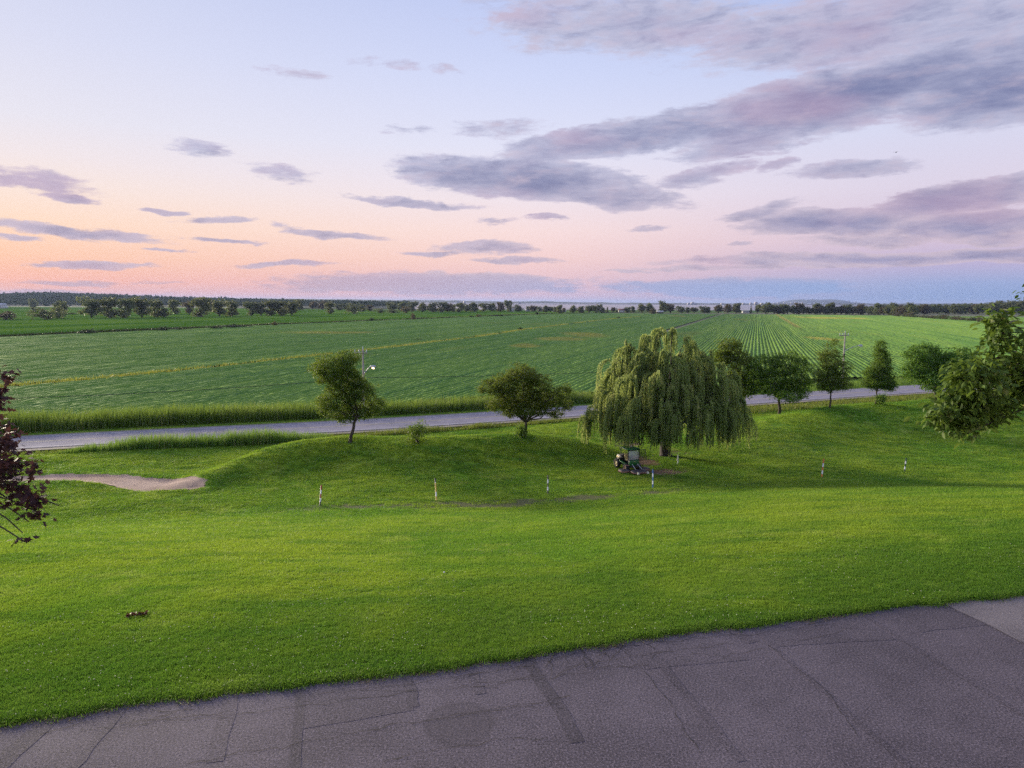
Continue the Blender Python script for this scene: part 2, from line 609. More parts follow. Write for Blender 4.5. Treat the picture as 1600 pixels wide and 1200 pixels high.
def poly_dist(x, y, px, py, closed=True):
    x, y = np.asarray(x, dtype=float), np.asarray(y, dtype=float)
    d = np.full(x.shape, 1e9)
    n = len(px)
    for i in range(n if closed else n - 1):
        k = (i + 1) % n
        ax, ay, bx, by = px[i], py[i], px[k], py[k]
        l2 = (bx - ax) ** 2 + (by - ay) ** 2 + 1e-12
        t = np.clip(((x - ax) * (bx - ax) + (y - ay) * (by - ay)) / l2, 0, 1)
        d = np.minimum(d, np.hypot(x - ax - t * (bx - ax), y - ay - t * (by - ay)))
    return d


# the road: centre line from the photograph on the plain
RX, RY = poly([(-700, 728), (-300, 709), (0, 693), (250, 679), (500, 668), (700, 656), (900, 642), (1100, 629), (1300, 616), (1450, 606), (1700, 592), (2400, 566)], 0.1)
ROAD_HALF = 3.7


def road_y(x):
    return np.interp(x, RX, RY)


SHORE = 1480.0


def ground_z(x, y):
    x, y = np.asarray(x, dtype=float), np.asarray(y, dtype=float)
    e, t = np.interp(x, ex, ey), np.interp(x, tx, ty)
    s = np.clip((y - e) / (t - e), 0, 3)
    s = np.clip(-0.07 * np.log(np.exp(-s / 0.07) + math.exp(-1 / 0.07)), 0, 1)     # the slope runs out softly at its toe
    prof = 0.16 * s + 0.84 * s ** 1.32
    z = ASPH - (ASPH - LOW) * prof
    lawn = ss(0.0, 0.12, s) * (1 - ss(4, 14, y - (road_y(x) - 14)))
    z = z + lawn * (0.16 * vnoise(x, y, 9, 1) + 0.06 * vnoise(x, y, 3.5, 2) + 0.25 * vnoise(x, y, 22, 3) * ss(0, .4, s))
    # mound under the two trees
    h1 = np.interp(x, M1X, [0.0, .55, 1.15, 1.6, 1.8, 1.75, 1.8, 1.8, 1.25, .4])
    d1 = y - np.interp(x, M1X, M1Y)
    inx = ss(M1X[0] - 3, M1X[0] + 2, x) * (1 - ss(M1X[-1] - 3, M1X[-1] + 5, x))
    z = z + inx * h1 * np.exp(-(d1 / np.where(d1 < 0, 4.6, 3.6)) ** 2)
    # long bank on the right
    h2 = np.interp(x, M2X, [0.5, 1.0, 1.5, 1.75, 1.8, 1.9, 2.1, 2.4])
    d2 = y - np.interp(x, M2X, M2Y)
    in2 = ss(M2X[0] - 10, M2X[0] + 6, x)
    z = z + in2 * h2 * np.exp(-(d2 / np.where(d2 < 0, 8.5, 5.0)) ** 2)
    # hump in front of the bunker, hollow of the bunker
    c = at(270, 792, LOW)
    z = z + 0.22 * np.exp(-(((x - c[0]) / 6.5) ** 2 + ((y - c[1]) / 2.6) ** 2))
    bd = poly_dist(x, y, bkx, bky)
    z = z - np.where(in_poly(x, y, bkx, bky), 0.16 * ss(0, 0.9, bd), 0)
    z = z + np.where(in_poly(x, y, bkx, bky), 0, 0.06 * np.exp(-(bd / 0.7) ** 2))
    # level ground at the road and the plain beyond
    k = ss(-13, -5, y - road_y(x))
    z = z * (1 - k) + 0.0 * k
    # ditch beside the road
    z = z - 0.35 * np.exp(-((y - road_y(x) + 6.5) / 1.4) ** 2)
    # the land ends at the lake
    lake = 1 - ss(0, -140, x + 0.31 * y)
    z = z - 9.0 * ss(SHORE, SHORE + 120, y) * lake - 9 * ss(3500, 4500, y) * (1 - lake)
    # wooded rise far right
    return z


def gz(x, y):
    return float(ground_z(np.array([x]), np.array([y]))[0])


def on_ground(px, py, start=8.0, far=1400.0):
    d = ray(px, py)
    t = start / d[1]
    o = np.array([0, 0, CAM_Z])
    ts = np.concatenate([np.linspace(start, 130, 1800), np.geomspace(130.5, far, 600)]) / d[1]
    p = o + ts[:, None] * d
    below = p[:, 2] < ground_z(p[:, 0], p[:, 1])
    i = int(np.argmax(below)) if below.any() else len(ts) - 1
    q = p[i]
    q[2] = gz(q[0], q[1])
    return q


def axis(lo, hi, step, far_lo, far_hi, grow=1.22):
    a = list(np.arange(lo, hi + 1e-6, step))
    s, v = step, a[-1]
    while v < far_hi:
        s *= grow
        v += s
        a.append(v)
    s, v = step, a[0]
    b = []
    while v > far_lo:
        s *= grow
        v -= s
        b.append(v)
    return np.array(b[::-1] + a)


gx = axis(-62, 92, 0.5, -45000, 45000)
gy = axis(7, 112, 0.42, -3000, 60000, 1.16)
GX, GY = np.meshgrid(gx, gy, indexing='xy')
GZ = ground_z(GX, GY)
# keep ground a little below the asphalt sheet
e_ = np.interp(GX, ex, ey)
GZ = np.where(GY < e_ + 0.25, np.minimum(GZ, ASPH - 0.03), GZ)

# wear masks (bare soil, damp swale, mown tee), each with a shape of its own on the land
def blob(px, py, hw, hh, z=LOW):
    c, a, b = at(px, py, z), at(px + hw, py, z), at(px, py - hh, z)
    rx, ry = abs(a[0] - c[0]), abs(b[1] - c[1])
    return np.exp(-(((GX - c[0]) / rx) ** 2 + ((GY - c[1]) / ry) ** 2))


soil = np.zeros_like(GX)
for b in [(1010, 722, 26, 9, 1.0), (1040, 738, 45, 7, .9), (985, 690, 22, 5, 1.1), (965, 694, 12, 3, .8), (1000, 716, 22, 6, .9), (1075, 741, 22, 3, .6), (1060, 705, 60, 16, .55)]:
    soil = np.maximum(soil, b[4] * blob(*b[:4]))
sw = poly([(330, 812), (500, 806), (600, 802), (700, 797), (800, 793), (900, 787), (980, 781), (1080, 770), (1180, 764), (1320, 758), (1420, 752)], LOW)
swd = poly_dist(GX, GY, sw[0], sw[1], closed=False)
inten = np.interp(GX, sw[0], [.35, .6, 1., 1.1, 1., 1.1, .8, .5, .45, .45, .2])
swale = inten * np.exp(-(swd / (1.5 + 0.7 * vnoise(GX, GY, 3.0, 97))) ** 2)
tee = np.maximum.reduce([blob(1215, 712, 170, 20), 0.8 * blob(1110, 745, 120, 14), .8 * blob(60, 790, 110, 26), .5 * blob(1490, 745, 110, 12)])
crop = ((GY > road_y(GX) + 15)).astype(float)
iy, ix = np.meshgrid(np.arange(len(gy) - 1), np.arange(len(gx) - 1), indexing='ij')
nx_ = len(gx)
gf = np.stack([iy * nx_ + ix, iy * nx_ + ix + 1, (iy + 1) * nx_ + ix + 1, (iy + 1) * nx_ + ix], -1).reshape(-1, 4)
gme = np_mesh('ground', np.stack([GX, GY, GZ], -1).reshape(-1, 3), gf, True,
              {'soil': ('POINT', soil.ravel()), 'swale': ('POINT', swale.ravel()), 'tee': ('POINT', tee.ravel()), 'crop': ('POINT', crop.ravel())})


def mask_at(field, x_, y_):
    i_ = np.clip(np.searchsorted(gy, y_), 0, len(gy) - 1)
    j_ = np.clip(np.searchsorted(gx, x_), 0, len(gx) - 1)
    return field[i_, j_]


def lawn_colour(t, g):
    """short turf: yellow-green and deep green patches of a mown lawn"""
    n1 = t.noise(g, 0.10, 4, 0.6)
    n2 = t.noise(t.mapping(g, (0, 0, 0), (0, 0, R(-16)), (0.3, 1.0, 1.0)), 0.8, 5, 0.62)
    n3 = t.noise(g, 7.0, 4, 0.7)
    n4 = t.noise(g, 0.55, 5, 0.65)
    c = t.mix(t.rng(n1, 0.34, 0.64), (0.12, 0.27, 0.022, 1), (0.31, 0.41, 0.035, 1))
    c = t.mix(t.math('MULTIPLY', t.rng(n2, 0.46, 0.64), 0.75), c, (0.065, 0.19, 0.02, 1))
    c = t.mix(t.math('MULTIPLY', t.rng(n4, 0.53, 0.66), 0.65), c, (0.36, 0.44, 0.08, 1))
    c = t.mix(t.math('MULTIPLY', t.rng(n4, 0.44, 0.30), 0.5), c, (0.07, 0.20, 0.018, 1))
    c = t.mix(t.math('MULTIPLY', t.rng(n3, 0.35, 0.75), 0.45), c, (0.25, 0.40, 0.03, 1))
    return c


m, t, out = material('lawn')
geo = t.n('ShaderNodeNewGeometry').outputs['Position']
attr = lambda t, n: t.n('ShaderNodeAttribute', attribute_name=n).outputs['Fac']
c = lawn_colour(t, geo)
c = t.mix(t.math('MULTIPLY', attr(t, 'tee'), 0.6), c, (0.15, 0.21, 0.06, 1))
nz = t.noise(t.mapping(geo, scale=(0.5, 1.6, 1)), 1.3, 6, 0.65)
swm = t.rng(t.math('ADD', attr(t, 'swale'), t.math('MULTIPLY', t.math('SUBTRACT', nz, 0.5), 1.1)), 0.28, 0.65)
c = t.mix(t.math('MULTIPLY', swm, 0.85), c, t.mix(nz, (0.055, 0.045, 0.032, 1), (0.15, 0.135, 0.085, 1)))
nz2 = t.noise(geo, 1.1, 6, 0.65)
sm = t.rng(t.math('ADD', attr(t, 'soil'), t.math('MULTIPLY', t.math('SUBTRACT', nz2, 0.5), 0.9)), 0.42, 0.68)
c = t.mix(sm, c, t.mix(nz, (0.13, 0.085, 0.055, 1), (0.27, 0.19, 0.13, 1)))
c = t.mix(attr(t, 'crop'), c, (0.06, 0.125, 0.022, 1))
p = t.n('ShaderNodeBsdfPrincipled')
t.put(p.inputs['Base Color'], c)
p.inputs['Roughness'].default_value = 0.9
p.inputs['Specular IOR Level'].default_value = 0.05
b = t.n('ShaderNodeBump')
t.put(b.inputs['Strength'], t.math('SUBTRACT', 1.0, attr(t, 'crop')))
b.inputs['Distance'].default_value = 0.1
hgt = t.math('ADD', t.noise(geo, 7.0, 6, 0.75), t.math('MULTIPLY', t.noise(t.mapping(geo, (0, 0, 0), (0, 0, R(-14)), (0.3, 1, 1)), 1.6, 4, 0.6), 1.4))
t.put(b.inputs['Height'], hgt)
t.put(p.inputs['Normal'], b.outputs[0])
t.put(out.inputs[0], p.outputs[0])
M['lawn'] = m
tag(link('ground', gme, M['lawn']), kind='structure')


# ------------------------------------------------------------------ parking lot
def sheet(name, px, py, z, mat, parent=None, sub=None, kind='structure', follow=False, dz=0.0):
    """flat (or ground-following) polygon sheet, triangulated"""
    import bmesh
    bm = bmesh.new()
    vs = [bm.verts.new((float(a), float(b_), z)) for a, b_ in zip(px, py)]
    f = bm.faces.new(vs)
    bmesh.ops.triangulate(bm, faces=[f])
    if sub:
        for _ in range(sub):
            bmesh.ops.subdivide_edges(bm, edges=bm.edges[:], cuts=1, use_grid_fill=True)
    if follow:
        for v in bm.verts:
            v.co.z = gz(v.co.x, v.co.y) + dz
    bmesh.ops.recalc_face_normals(bm, faces=bm.faces[:])
    for f in bm.faces:
        if f.normal.z < 0:
            f.normal_flip()
    me = bpy.data.meshes.new(name)
    bm.to_mesh(me)
    bm.free()
    o = link(name, me, mat, parent)
    if kind:
        o['kind'] = kind
    return o


def asphalt_mat(name, lo, hi, speck=0.5, stain=None):
    m, t, out = material(name)
    g = t.n('ShaderNodeNewGeometry').outputs['Position']
    n1 = t.noise(g, 0.55, 5, 0.6)
    n2 = t.noise(g, 28, 4, 0.85)
    n3 = t.noise(g, 2.6, 6, 0.7)
    c = t.mix(t.rng(n1, 0.3, 0.7), (*lo, 1), (*hi, 1))
    c = t.mix(t.math('MULTIPLY', t.rng(n3, 0.45, 0.75), 0.4), c, tuple(v * 0.62 for v in lo) + (1,))
    c = t.mix(t.math('MULTIPLY', t.rng(n2, 0.52, 0.62), speck), c, tuple(min(1, v * 1.9) for v in hi) + (1,))
    c = t.mix(t.math('MULTIPLY', t.rng(n2, 0.47, 0.38), speck), c, tuple(v * 0.3 for v in lo) + (1,))
    if stain is not None:
        q = t.mapping(g, tuple(stain[0]) + (0,), (0, 0, 0), (stain[1], stain[2], 50), 'TEXTURE')
        ln = t.math('ADD', t.vmath('LENGTH', t.vmath('MULTIPLY', q, (1, 1, 0)), out=1), t.math('MULTIPLY', t.math('SUBTRACT', n3, 0.5), 0.35))
        c = t.mix(t.math('MULTIPLY', t.rng(ln, 1.05, 0.55), 0.38), c, tuple(v * 0.45 for v in lo) + (1,))
        ring = t.math('MULTIPLY', t.rng(ln, 0.72, 0.86), t.rng(ln, 1.04, 0.9))
        c = t.mix(t.math('MULTIPLY', ring, 0.28), c, tuple(v * 0.35 for v in lo) + (1,))
    p = t.n('ShaderNodeBsdfPrincipled')
    t.put(p.inputs['Base Color'], c)
    p.inputs['Roughness'].default_value = 0.85
    p.inputs['Specular IOR Level'].default_value = 0.3
    b = t.n('ShaderNodeBump')
    b.inputs['Strength'].default_value = 0.7
    b.inputs['Distance'].default_value = 0.012
    t.put(b.inputs['Height'], n2)
    t.put(p.inputs['Normal'], b.outputs[0])
    t.put(out.inputs[0], p.outputs[0])
    return m


sp = at(718, 1130, ASPH)
M['asphalt'] = asphalt_mat('asphalt', (0.074, 0.061, 0.074), (0.126, 0.105, 0.124), 1.0,
                           (sp[:2], abs(at(775, 1130, ASPH)[0] - sp[0]), abs(at(718, 1095, ASPH)[1] - sp[1])))
M['asphalt_dark'] = asphalt_mat('asphalt_dark', (0.050, 0.0415, 0.0505), (0.088, 0.0735, 0.088), 0.95)
M['asphalt_mid'] = asphalt_mat('asphalt_mid', (0.063, 0.052, 0.063), (0.108, 0.090, 0.107), 1.0)
M['slab'] = asphalt_mat('slab', (0.15, 0.13, 0.138), (0.21, 0.183, 0.19), 0.5)
M['crack'] = simple('crack', (0.02, 0.018, 0.018), 0.95)
# outline with a ragged grass-side edge
xs = np.linspace(ex[0] + 2, ex[-1] - 2, 260)
ys = edge_y(xs) + 0.10 * vnoise(xs, 0 * xs, 0.8, 5) + 0.05 * vnoise(xs, 0 * xs, 0.25, 6)
lot = sheet('parking_lot', np.concatenate([xs, [xs[-1], xs[0]]]), np.concatenate([ys, [-14, -14]]), ASPH, M['asphalt'])


def strip_quad(pts_px, wid_m, z):
    p = np.array([at(x, y, z) for x, y in pts_px])[:, :2]
    d = np.gradient(p, axis=0)
    d /= np.linalg.norm(d, axis=1)[:, None]
    n = np.stack([-d[:, 1], d[:, 0]], 1)
    wv = np.asarray(wid_m)
    wv = np.full(len(p), wv) if wv.ndim == 0 else wv
    a, b_ = p + n * wv[:, None] / 2, p - n * wv[:, None] / 2
    q = np.concatenate([a, b_[::-1]])
    return q[:, 0], q[:, 1]


def wob(a, b_, n=7, amp=3.0):
    tt = np.linspace(0, 1, n)
    return [(a[0] + (b_[0] - a[0]) * k + random.uniform(-amp, amp), a[1] + (b_[1] - a[1]) * k + random.uniform(-amp, amp) * 0.5) for k in tt]


for pts, wd, mt in [(wob((470, 1072), (462, 1230)), .17, 'asphalt_dark'), (wob((632, 1050), (648, 1104)), .2, 'asphalt_dark'),
                    (wob((735, 1040), (752, 1085)), .2, 'asphalt_mid'), (wob((822, 1026), (905, 1160)), .24, 'asphalt_dark'),
                    (wob((80, 1122), (-20, 1210)), .34, 'asphalt_dark'), (wob((362, 1084), (338, 1190)), .26, 'asphalt_mid'),
                    (wob((1150, 986), (1180, 1004), 3), .3, 'asphalt_mid'), (wob((1000, 996), (1160, 1190)), .16, 'asphalt_mid'), (wob((1172, 976), (1420, 1200)), .12, 'asphalt_mid'), (wob((1340, 955), (1700, 1180)), .12, 'asphalt_mid'), (wob((200, 1102), (110, 1205)), .14, 'asphalt_mid')]:
    qx, qy = strip_quad(pts, wd, ASPH)
    sheet('asphalt_patch', qx, qy, ASPH + 0.004, M[mt], lot, kind=None)
for quad, mt in [([(965, 1002), (1085, 986), (1170, 1030), (1010, 1046)], 'asphalt_mid'), ([(1395, 952), (1472, 943), (1540, 976), (1440, 988)], 'asphalt_mid'),
                 ([(472, 1074), (628, 1052), (648, 1110), (464, 1140)], 'asphalt_mid'), ([(1172, 976), (1330, 955), (1400, 1000), (1215, 1010)], 'asphalt_mid')]:
    pp = []
    for i in range(4):
        a, b_ = quad[i], quad[(i + 1) % 4]
        pp += wob(a, b_, 6, 2.0)[:-1]
    qx, qy = poly(pp, ASPH)
    sheet('asphalt_patch', qx, qy, ASPH + 0.003, M[mt], lot, kind=None)
qx, qy = poly([(1474, 944), (1530, 935), (1600, 928), (1900, 905), (1960, 1140), (1700, 1050), (1600, 1006), (1540, 974)], ASPH)
sheet('concrete_slab', qx, qy, ASPH + 0.006, M['slab'], lot, kind=None)
# cracks: jagged ribbons
cv, cf, cn = [], [], 0
crack_lines = [[(190, 1130), (420, 1110), (640, 1082), (860, 1060), (960, 1040)], [(300, 1190), (480, 1160), (700, 1120), (890, 1088)],
               [(860, 1030), (960, 1012), (1060, 1000), (1180, 990), (1300, 975)], [(880, 1042), (1000, 1025), (1150, 1005)],
               [(640, 1130), (760, 1112), (870, 1098)], [(120, 1145), (260, 1128), (380, 1118)], [(500, 1085), (640, 1068), (760, 1050), (830, 1038)],
               [(965, 1008), (1010, 1050), (1050, 1110), (1100, 1180)], [(1180, 995), (1230, 1030), (1300, 1090), (1340, 1150)],
               [(600, 1190), (720, 1165), (860, 1150)], [(1470, 943), (1540, 976), (1602, 1008), (1700, 1052)]]
for k in range(26):
    x0 = random.uniform(820, 1010)
    crack_lines.append([(x0, 1012 - (x0 - 900) * .15 + random.uniform(-6, 40)), (x0 + random.uniform(-35, 35), 1012 - (x0 - 900) * .15 + random.uniform(-4, 44))])
for k in range(22):
    x0 = random.uniform(30, 1400)
    y0 = float(np.interp(x0, [e[0] for e in EDGE], [e[1] for e in EDGE])) + random.uniform(5, 60)
    crack_lines.append([(x0, y0), (x0 + random.uniform(20, 90), y0 - random.uniform(-6, 22))])
for ln in crack_lines:
    p = np.array([at(x, y, ASPH)[:2] for x, y in ln])
    seg = [p[0]]
    for i in range(len(p) - 1):
        L = np.linalg.norm(p[i + 1] - p[i])
        n = max(3, int(L / 0.12))
        for k in range(1, n + 1):
            seg.append(p[i] + (p[i + 1] - p[i]) * k / n)
    seg = np.array(seg)
    seg = seg + np.stack([vnoise(seg[:, 0] * 3, seg[:, 1] * 3, 1, 8) * .07 + rng.normal(0, .02, len(seg)), vnoise(seg[:, 0] * 3, seg[:, 1] * 3, 1, 9) * .07 + rng.normal(0, .02, len(seg))], 1)
    d = np.gradient(seg, axis=0)
    d /= np.linalg.norm(d, axis=1)[:, None] + 1e-9
    nn_ = np.stack([-d[:, 1], d[:, 0]], 1)
    wv = (0.002 + 0.006 * rng.random(len(seg)) ** 2)[:, None]
    vv = np.concatenate([seg + nn_ * wv, seg - nn_ * wv])
    K = len(seg)
    cv.append(np.concatenate([vv, np.full((2 * K, 1), ASPH + 0.009)], 1))
    i = np.arange(K - 1)
    cf.append(np.stack([i, i + 1, i + 1 + K, i + K], 1) + cn)
    cn += 2 * K
tag(link('crack', np_mesh('crack', np.concatenate(cv), np.concatenate(cf)), M['crack'], lot), kind='stuff')

# ------------------------------------------------------------------ road with painted lines
rx = np.concatenate([np.linspace(-220, 200, 140), np.linspace(210, 900, 40)])


def road_curve(xs_):
    yy = np.interp(xs_, RX, RY)
    k = np.ones(9) / 9
    pad = np.pad(yy, 4, mode='reflect', reflect_type='odd')
    return np.convolve(pad, k, 'valid')


ry = road_curve(rx)
ctr = np.stack([rx, ry], 1)
dd = np.gradient(ctr, axis=0)
dd /= np.linalg.norm(dd, axis=1)[:, None]
nrm = np.stack([-dd[:, 1], dd[:, 0]], 1)


def ribbon(name, o1, o2, z, mat, parent=None, kind=None, dash=None):
    a, b_ = ctr + nrm * o1, ctr + nrm * o2
    K = len(ctr)
    v = np.concatenate([np.c_[a, np.full(K, z)], np.c_[b_, np.full(K, z)]])
    i = np.arange(K - 1)
    f = np.stack([i, i + K, i + K + 1, i + 1], 1)
    me = np_mesh(name, v, f[:, ::-1])
    o = link(name, me, mat, parent)
    if kind:
        o['kind'] = kind
    return o


M['road'] = asphalt_mat('road', (0.22, 0.20, 0.235), (0.29, 0.265, 0.31), 0.25)
M['gravel'] = asphalt_mat('gravel', (0.20, 0.17, 0.13), (0.33, 0.28, 0.22), 0.8)
M['paint'] = simple('paint', (0.55, 0.54, 0.55), 0.7, var=0.3, scale=2)
M['paint_yellow'] = simple('paint_yellow', (0.50, 0.42, 0.24), 0.7, var=0.3, scale=2)
ribbon('road_shoulder', ROAD_HALF + 0.9, -ROAD_HALF - 1.2, 0.05, M['gravel'], kind='structure')
road = ribbon('road', ROAD_HALF, -ROAD_HALF, 0.09, M['road'], kind='structure')
ribbon('edge_line', 3.25, 3.12, 0.095, M['paint'], road)
ribbon('edge_line', -3.12, -3.25, 0.095, M['paint'], road)
ribbon('centre_line', 0.19, 0.07, 0.095, M['paint_yellow'], road)
ribbon('centre_line', -0.07, -0.19, 0.095, M['paint_yellow'], road)

# ------------------------------------------------------------------ sand bunker
m, t, out = material('sand')
g = t.n('ShaderNodeNewGeometry').outputs['Position']
n1 = t.noise(g, 0.5, 4, 0.6)
n2 = t.noise(g, 8, 5, 0.7)
c = t.mix(t.rng(n1, 0.35, 0.65), (0.33, 0.205, 0.145, 1), (0.46, 0.315, 0.24, 1))
cc = at(275, 764, LOW)
q = t.mapping(g, (cc[0], cc[1], 0), (0, 0, 0), (3.4, 1.5, 50), 'TEXTURE')
dm = t.rng(t.math('ADD', t.vmath('LENGTH', t.vmath('MULTIPLY', q, (1, 1, 0)), out=1), t.math('SUBTRACT', n2, 0.5)), 1.1, 0.5)
c = t.mix(t.math('MULTIPLY', dm, 0.55), c, (0.15, 0.09, 0.075, 1))
c = t.mix(t.math('MULTIPLY', n2, 0.3), c, (0.2, 0.14, 0.11, 1))
p = t.n('ShaderNodeBsdfPrincipled')
t.put(p.inputs['Base Color'], c)
p.inputs['Roughness'].default_value = 0.95
b = t.n('ShaderNodeBump')
b.inputs['Distance'].default_value = 0.06
t.put(b.inputs['Height'], n2)
t.put(p.inputs['Normal'], b.outputs[0])
t.put(out.inputs[0], p.outputs[0])
M['sand'] = m
# finer outline, then a grid clipped to it so that it follows the hollow
sgx, sgy = np.meshgrid(np.arange(bkx.min(), bkx.max(), 0.16), np.arange(bky.min(), bky.max(), 0.16))
bd_ = poly_dist(sgx, sgy, bkx, bky)
ins = in_poly(sgx, sgy, bkx, bky)
sd_ = np.where(ins, bd_, -bd_) + 0.14 * vnoise(sgx, sgy, 0.7, 4)
keep = sd_ > 0.12
idx = -np.ones(sgx.shape, dtype=int)
zz = ground_z(sgx, sgy) + 0.05
q = keep[:-1, :-1] & keep[1:, :-1] & keep[:-1, 1:] & keep[1:, 1:]
n0 = np.arange(sgx.size).reshape(sgx.shape)
sf = np.stack([n0[:-1, :-1][q], n0[:-1, 1:][q], n0[1:, 1:][q], n0[1:, :-1][q]], 1)
used, inv = np.unique(sf, return_inverse=True)
sv = np.stack([sgx, sgy, zz], -1).reshape(-1, 3)[used]
tag(link('sand_bunker', np_mesh('sand_bunker', sv, inv.reshape(-1, 4), True), M['sand']), kind='structure')

# ------------------------------------------------------------------ crop field, rows running away to the right
RA = math.atan((1180 - 800) / F)
U = np.array([math.sin(RA), math.cos(RA)])
V = np.array([math.cos(RA), -math.sin(RA)])
FAR_EDGE = 985.0


def uv(x, y):
    return x * U[0] + y * U[1], x * V[0] + y * V[1]


def line_v(p0, p1):
    """mean row coordinate v of a photographed line lying on the plain"""
    a, b_ = at(*p0, 0.3), at(*p1, 0.3)
    return 0.5 * (uv(a[0], a[1])[1] + uv(b_[0], b_[1])[1])


DITCH = np.array([at(x_, y_, 0.2)[:2] for x_, y_ in [(-700, 560), (-300, 541), (0, 526.5), (120, 521.5), (250, 516), (400, 508.5), (560, 502.3), (750, 494.8), (850, 491), (960, 488.5), (1010, 487.3)]])
DU, DV = uv(DITCH[:, 0], DITCH[:, 1])
V_DITCH = float(DV.min())
GOLD = np.array([at(x_, y_, 0.3)[:2] for x_, y_ in [(-200, 624), (20, 603), (120, 595), (300, 577), (560, 549), (740, 527), (820, 515), (900, 505), (960, 498), (1000, 495)]])
V_TRACK = line_v((1075, 511), (1112, 493))
U_TRACK = uv(*at(1052, 520, 0.3)[:2])[0]
V_TRACK2 = line_v((1212, 495), (1252, 508))
U_TRACK2 = uv(*at(1262, 513, 0.3)[:2])[0]
V_RIGHT = line_v((1400, 496), (1560, 512))
row = 1.12
v_lo, v_hi = V_DITCH + 8, 420.0
nrow = int((v_hi - v_lo) / row)
vv = v_lo + np.arange(nrow) * row
# row starts: where the row meets the headland behind the reeds
ucand = np.linspace(-700, 700, 2801)
ustart = np.empty(nrow)
for i, v0 in enumerate(vv):
    X = ucand * U[0] + v0 * V[0]
    Y = ucand * U[1] + v0 * V[1]
    ok = Y > np.interp(X, rx, ry) + 15.5 + 2 * math.sin(v0 * .13)
    ustart[i] = ucand[np.argmax(ok)] if ok.any() else 600
steps = np.concatenate([[0], np.cumsum(np.geomspace(0.7, 22.0, 165))])
NS = len(steps)
prof_v = np.array([-0.44, -0.24, 0.0, 0.24, 0.44]) * row
prof_z = np.array([0.32, 0.54, 0.64, 0.54, 0.32])
KP = len(prof_v)
Uc = ustart[:, None] + steps[None, :]
Vc = vv[:, None] + 0.05 * vnoise(Uc, vv[:, None] * np.ones_like(Uc), 12.0, 11)
hs = 0.9 + 0.04 * vnoise(Uc, Vc, 14, 12) + 0.12 * rng.random(Uc.shape)
mature = (1.0 - 0.30 * np.clip(vnoise(Uc / 12, Vc, 12, 14), 0, 1)) * (0.95 + 0.17 * vnoise(Uc / 60, Vc, 3.0, 15) + 0.10 * (rng.random((nrow, 1)) - 0.5))
hs = hs * mature
rv = np.empty((nrow, NS, KP, 3), dtype=np.float32)
for k in range(KP):
    jv = 0.05 * rng.standard_normal(Uc.shape)
    ju = 0.12 * rng.standard_normal(Uc.shape)
    vk = Vc + prof_v[k] * (0.9 + 0.2 * hs) + (jv if 0 < k < KP - 1 else 0)
    uk = Uc + ju
    rv[:, :, k, 0] = uk * U[0] + vk * V[0]
    rv[:, :, k, 1] = uk * U[1] + vk * V[1]
    rv[:, :, k, 2] = prof_z[k] * hs + 0.03 + (0.03 * rng.standard_normal(Uc.shape) * (0 < k < KP - 1))
# weedy strips where nothing is sown and rows outside the view are dropped
azr = np.degrees(np.arctan2(rv[:, :, 2, 0], rv[:, :, 2, 1]))
okn = (np.abs(azr) < 40) & (poly_dist(rv[:, :, 2, 0], rv[:, :, 2, 1], GOLD[:, 0], GOLD[:, 1], False) > 1.3) & ((np.abs(Vc - V_TRACK) > 2.4) | (Uc < U_TRACK)) & (np.hypot(rv[:, :, 2, 0], rv[:, :, 2, 1]) < FAR_EDGE) & (Vc > np.interp(Uc, DU, DV) + 4.5)
okq = okn[:, :-1] & okn[:, 1:]
base = (np.arange(nrow)[:, None] * NS + np.arange(NS)[None, :]) * KP
fs = []
for k in range(KP - 1):
    a = base[:, :-1][okq] + k
    b_ = base[:, 1:][okq] + k
    fs.append(np.stack([a, a + 1, b_ + 1, b_], 1))
rf = np.concatenate(fs)
used, inv = np.unique(rf, return_inverse=True)
rme = np_mesh('crop_rows', rv.reshape(-1, 3)[used], inv.reshape(-1, 4), True, {'rnd': ('FACE', rng.random(len(rf)))})


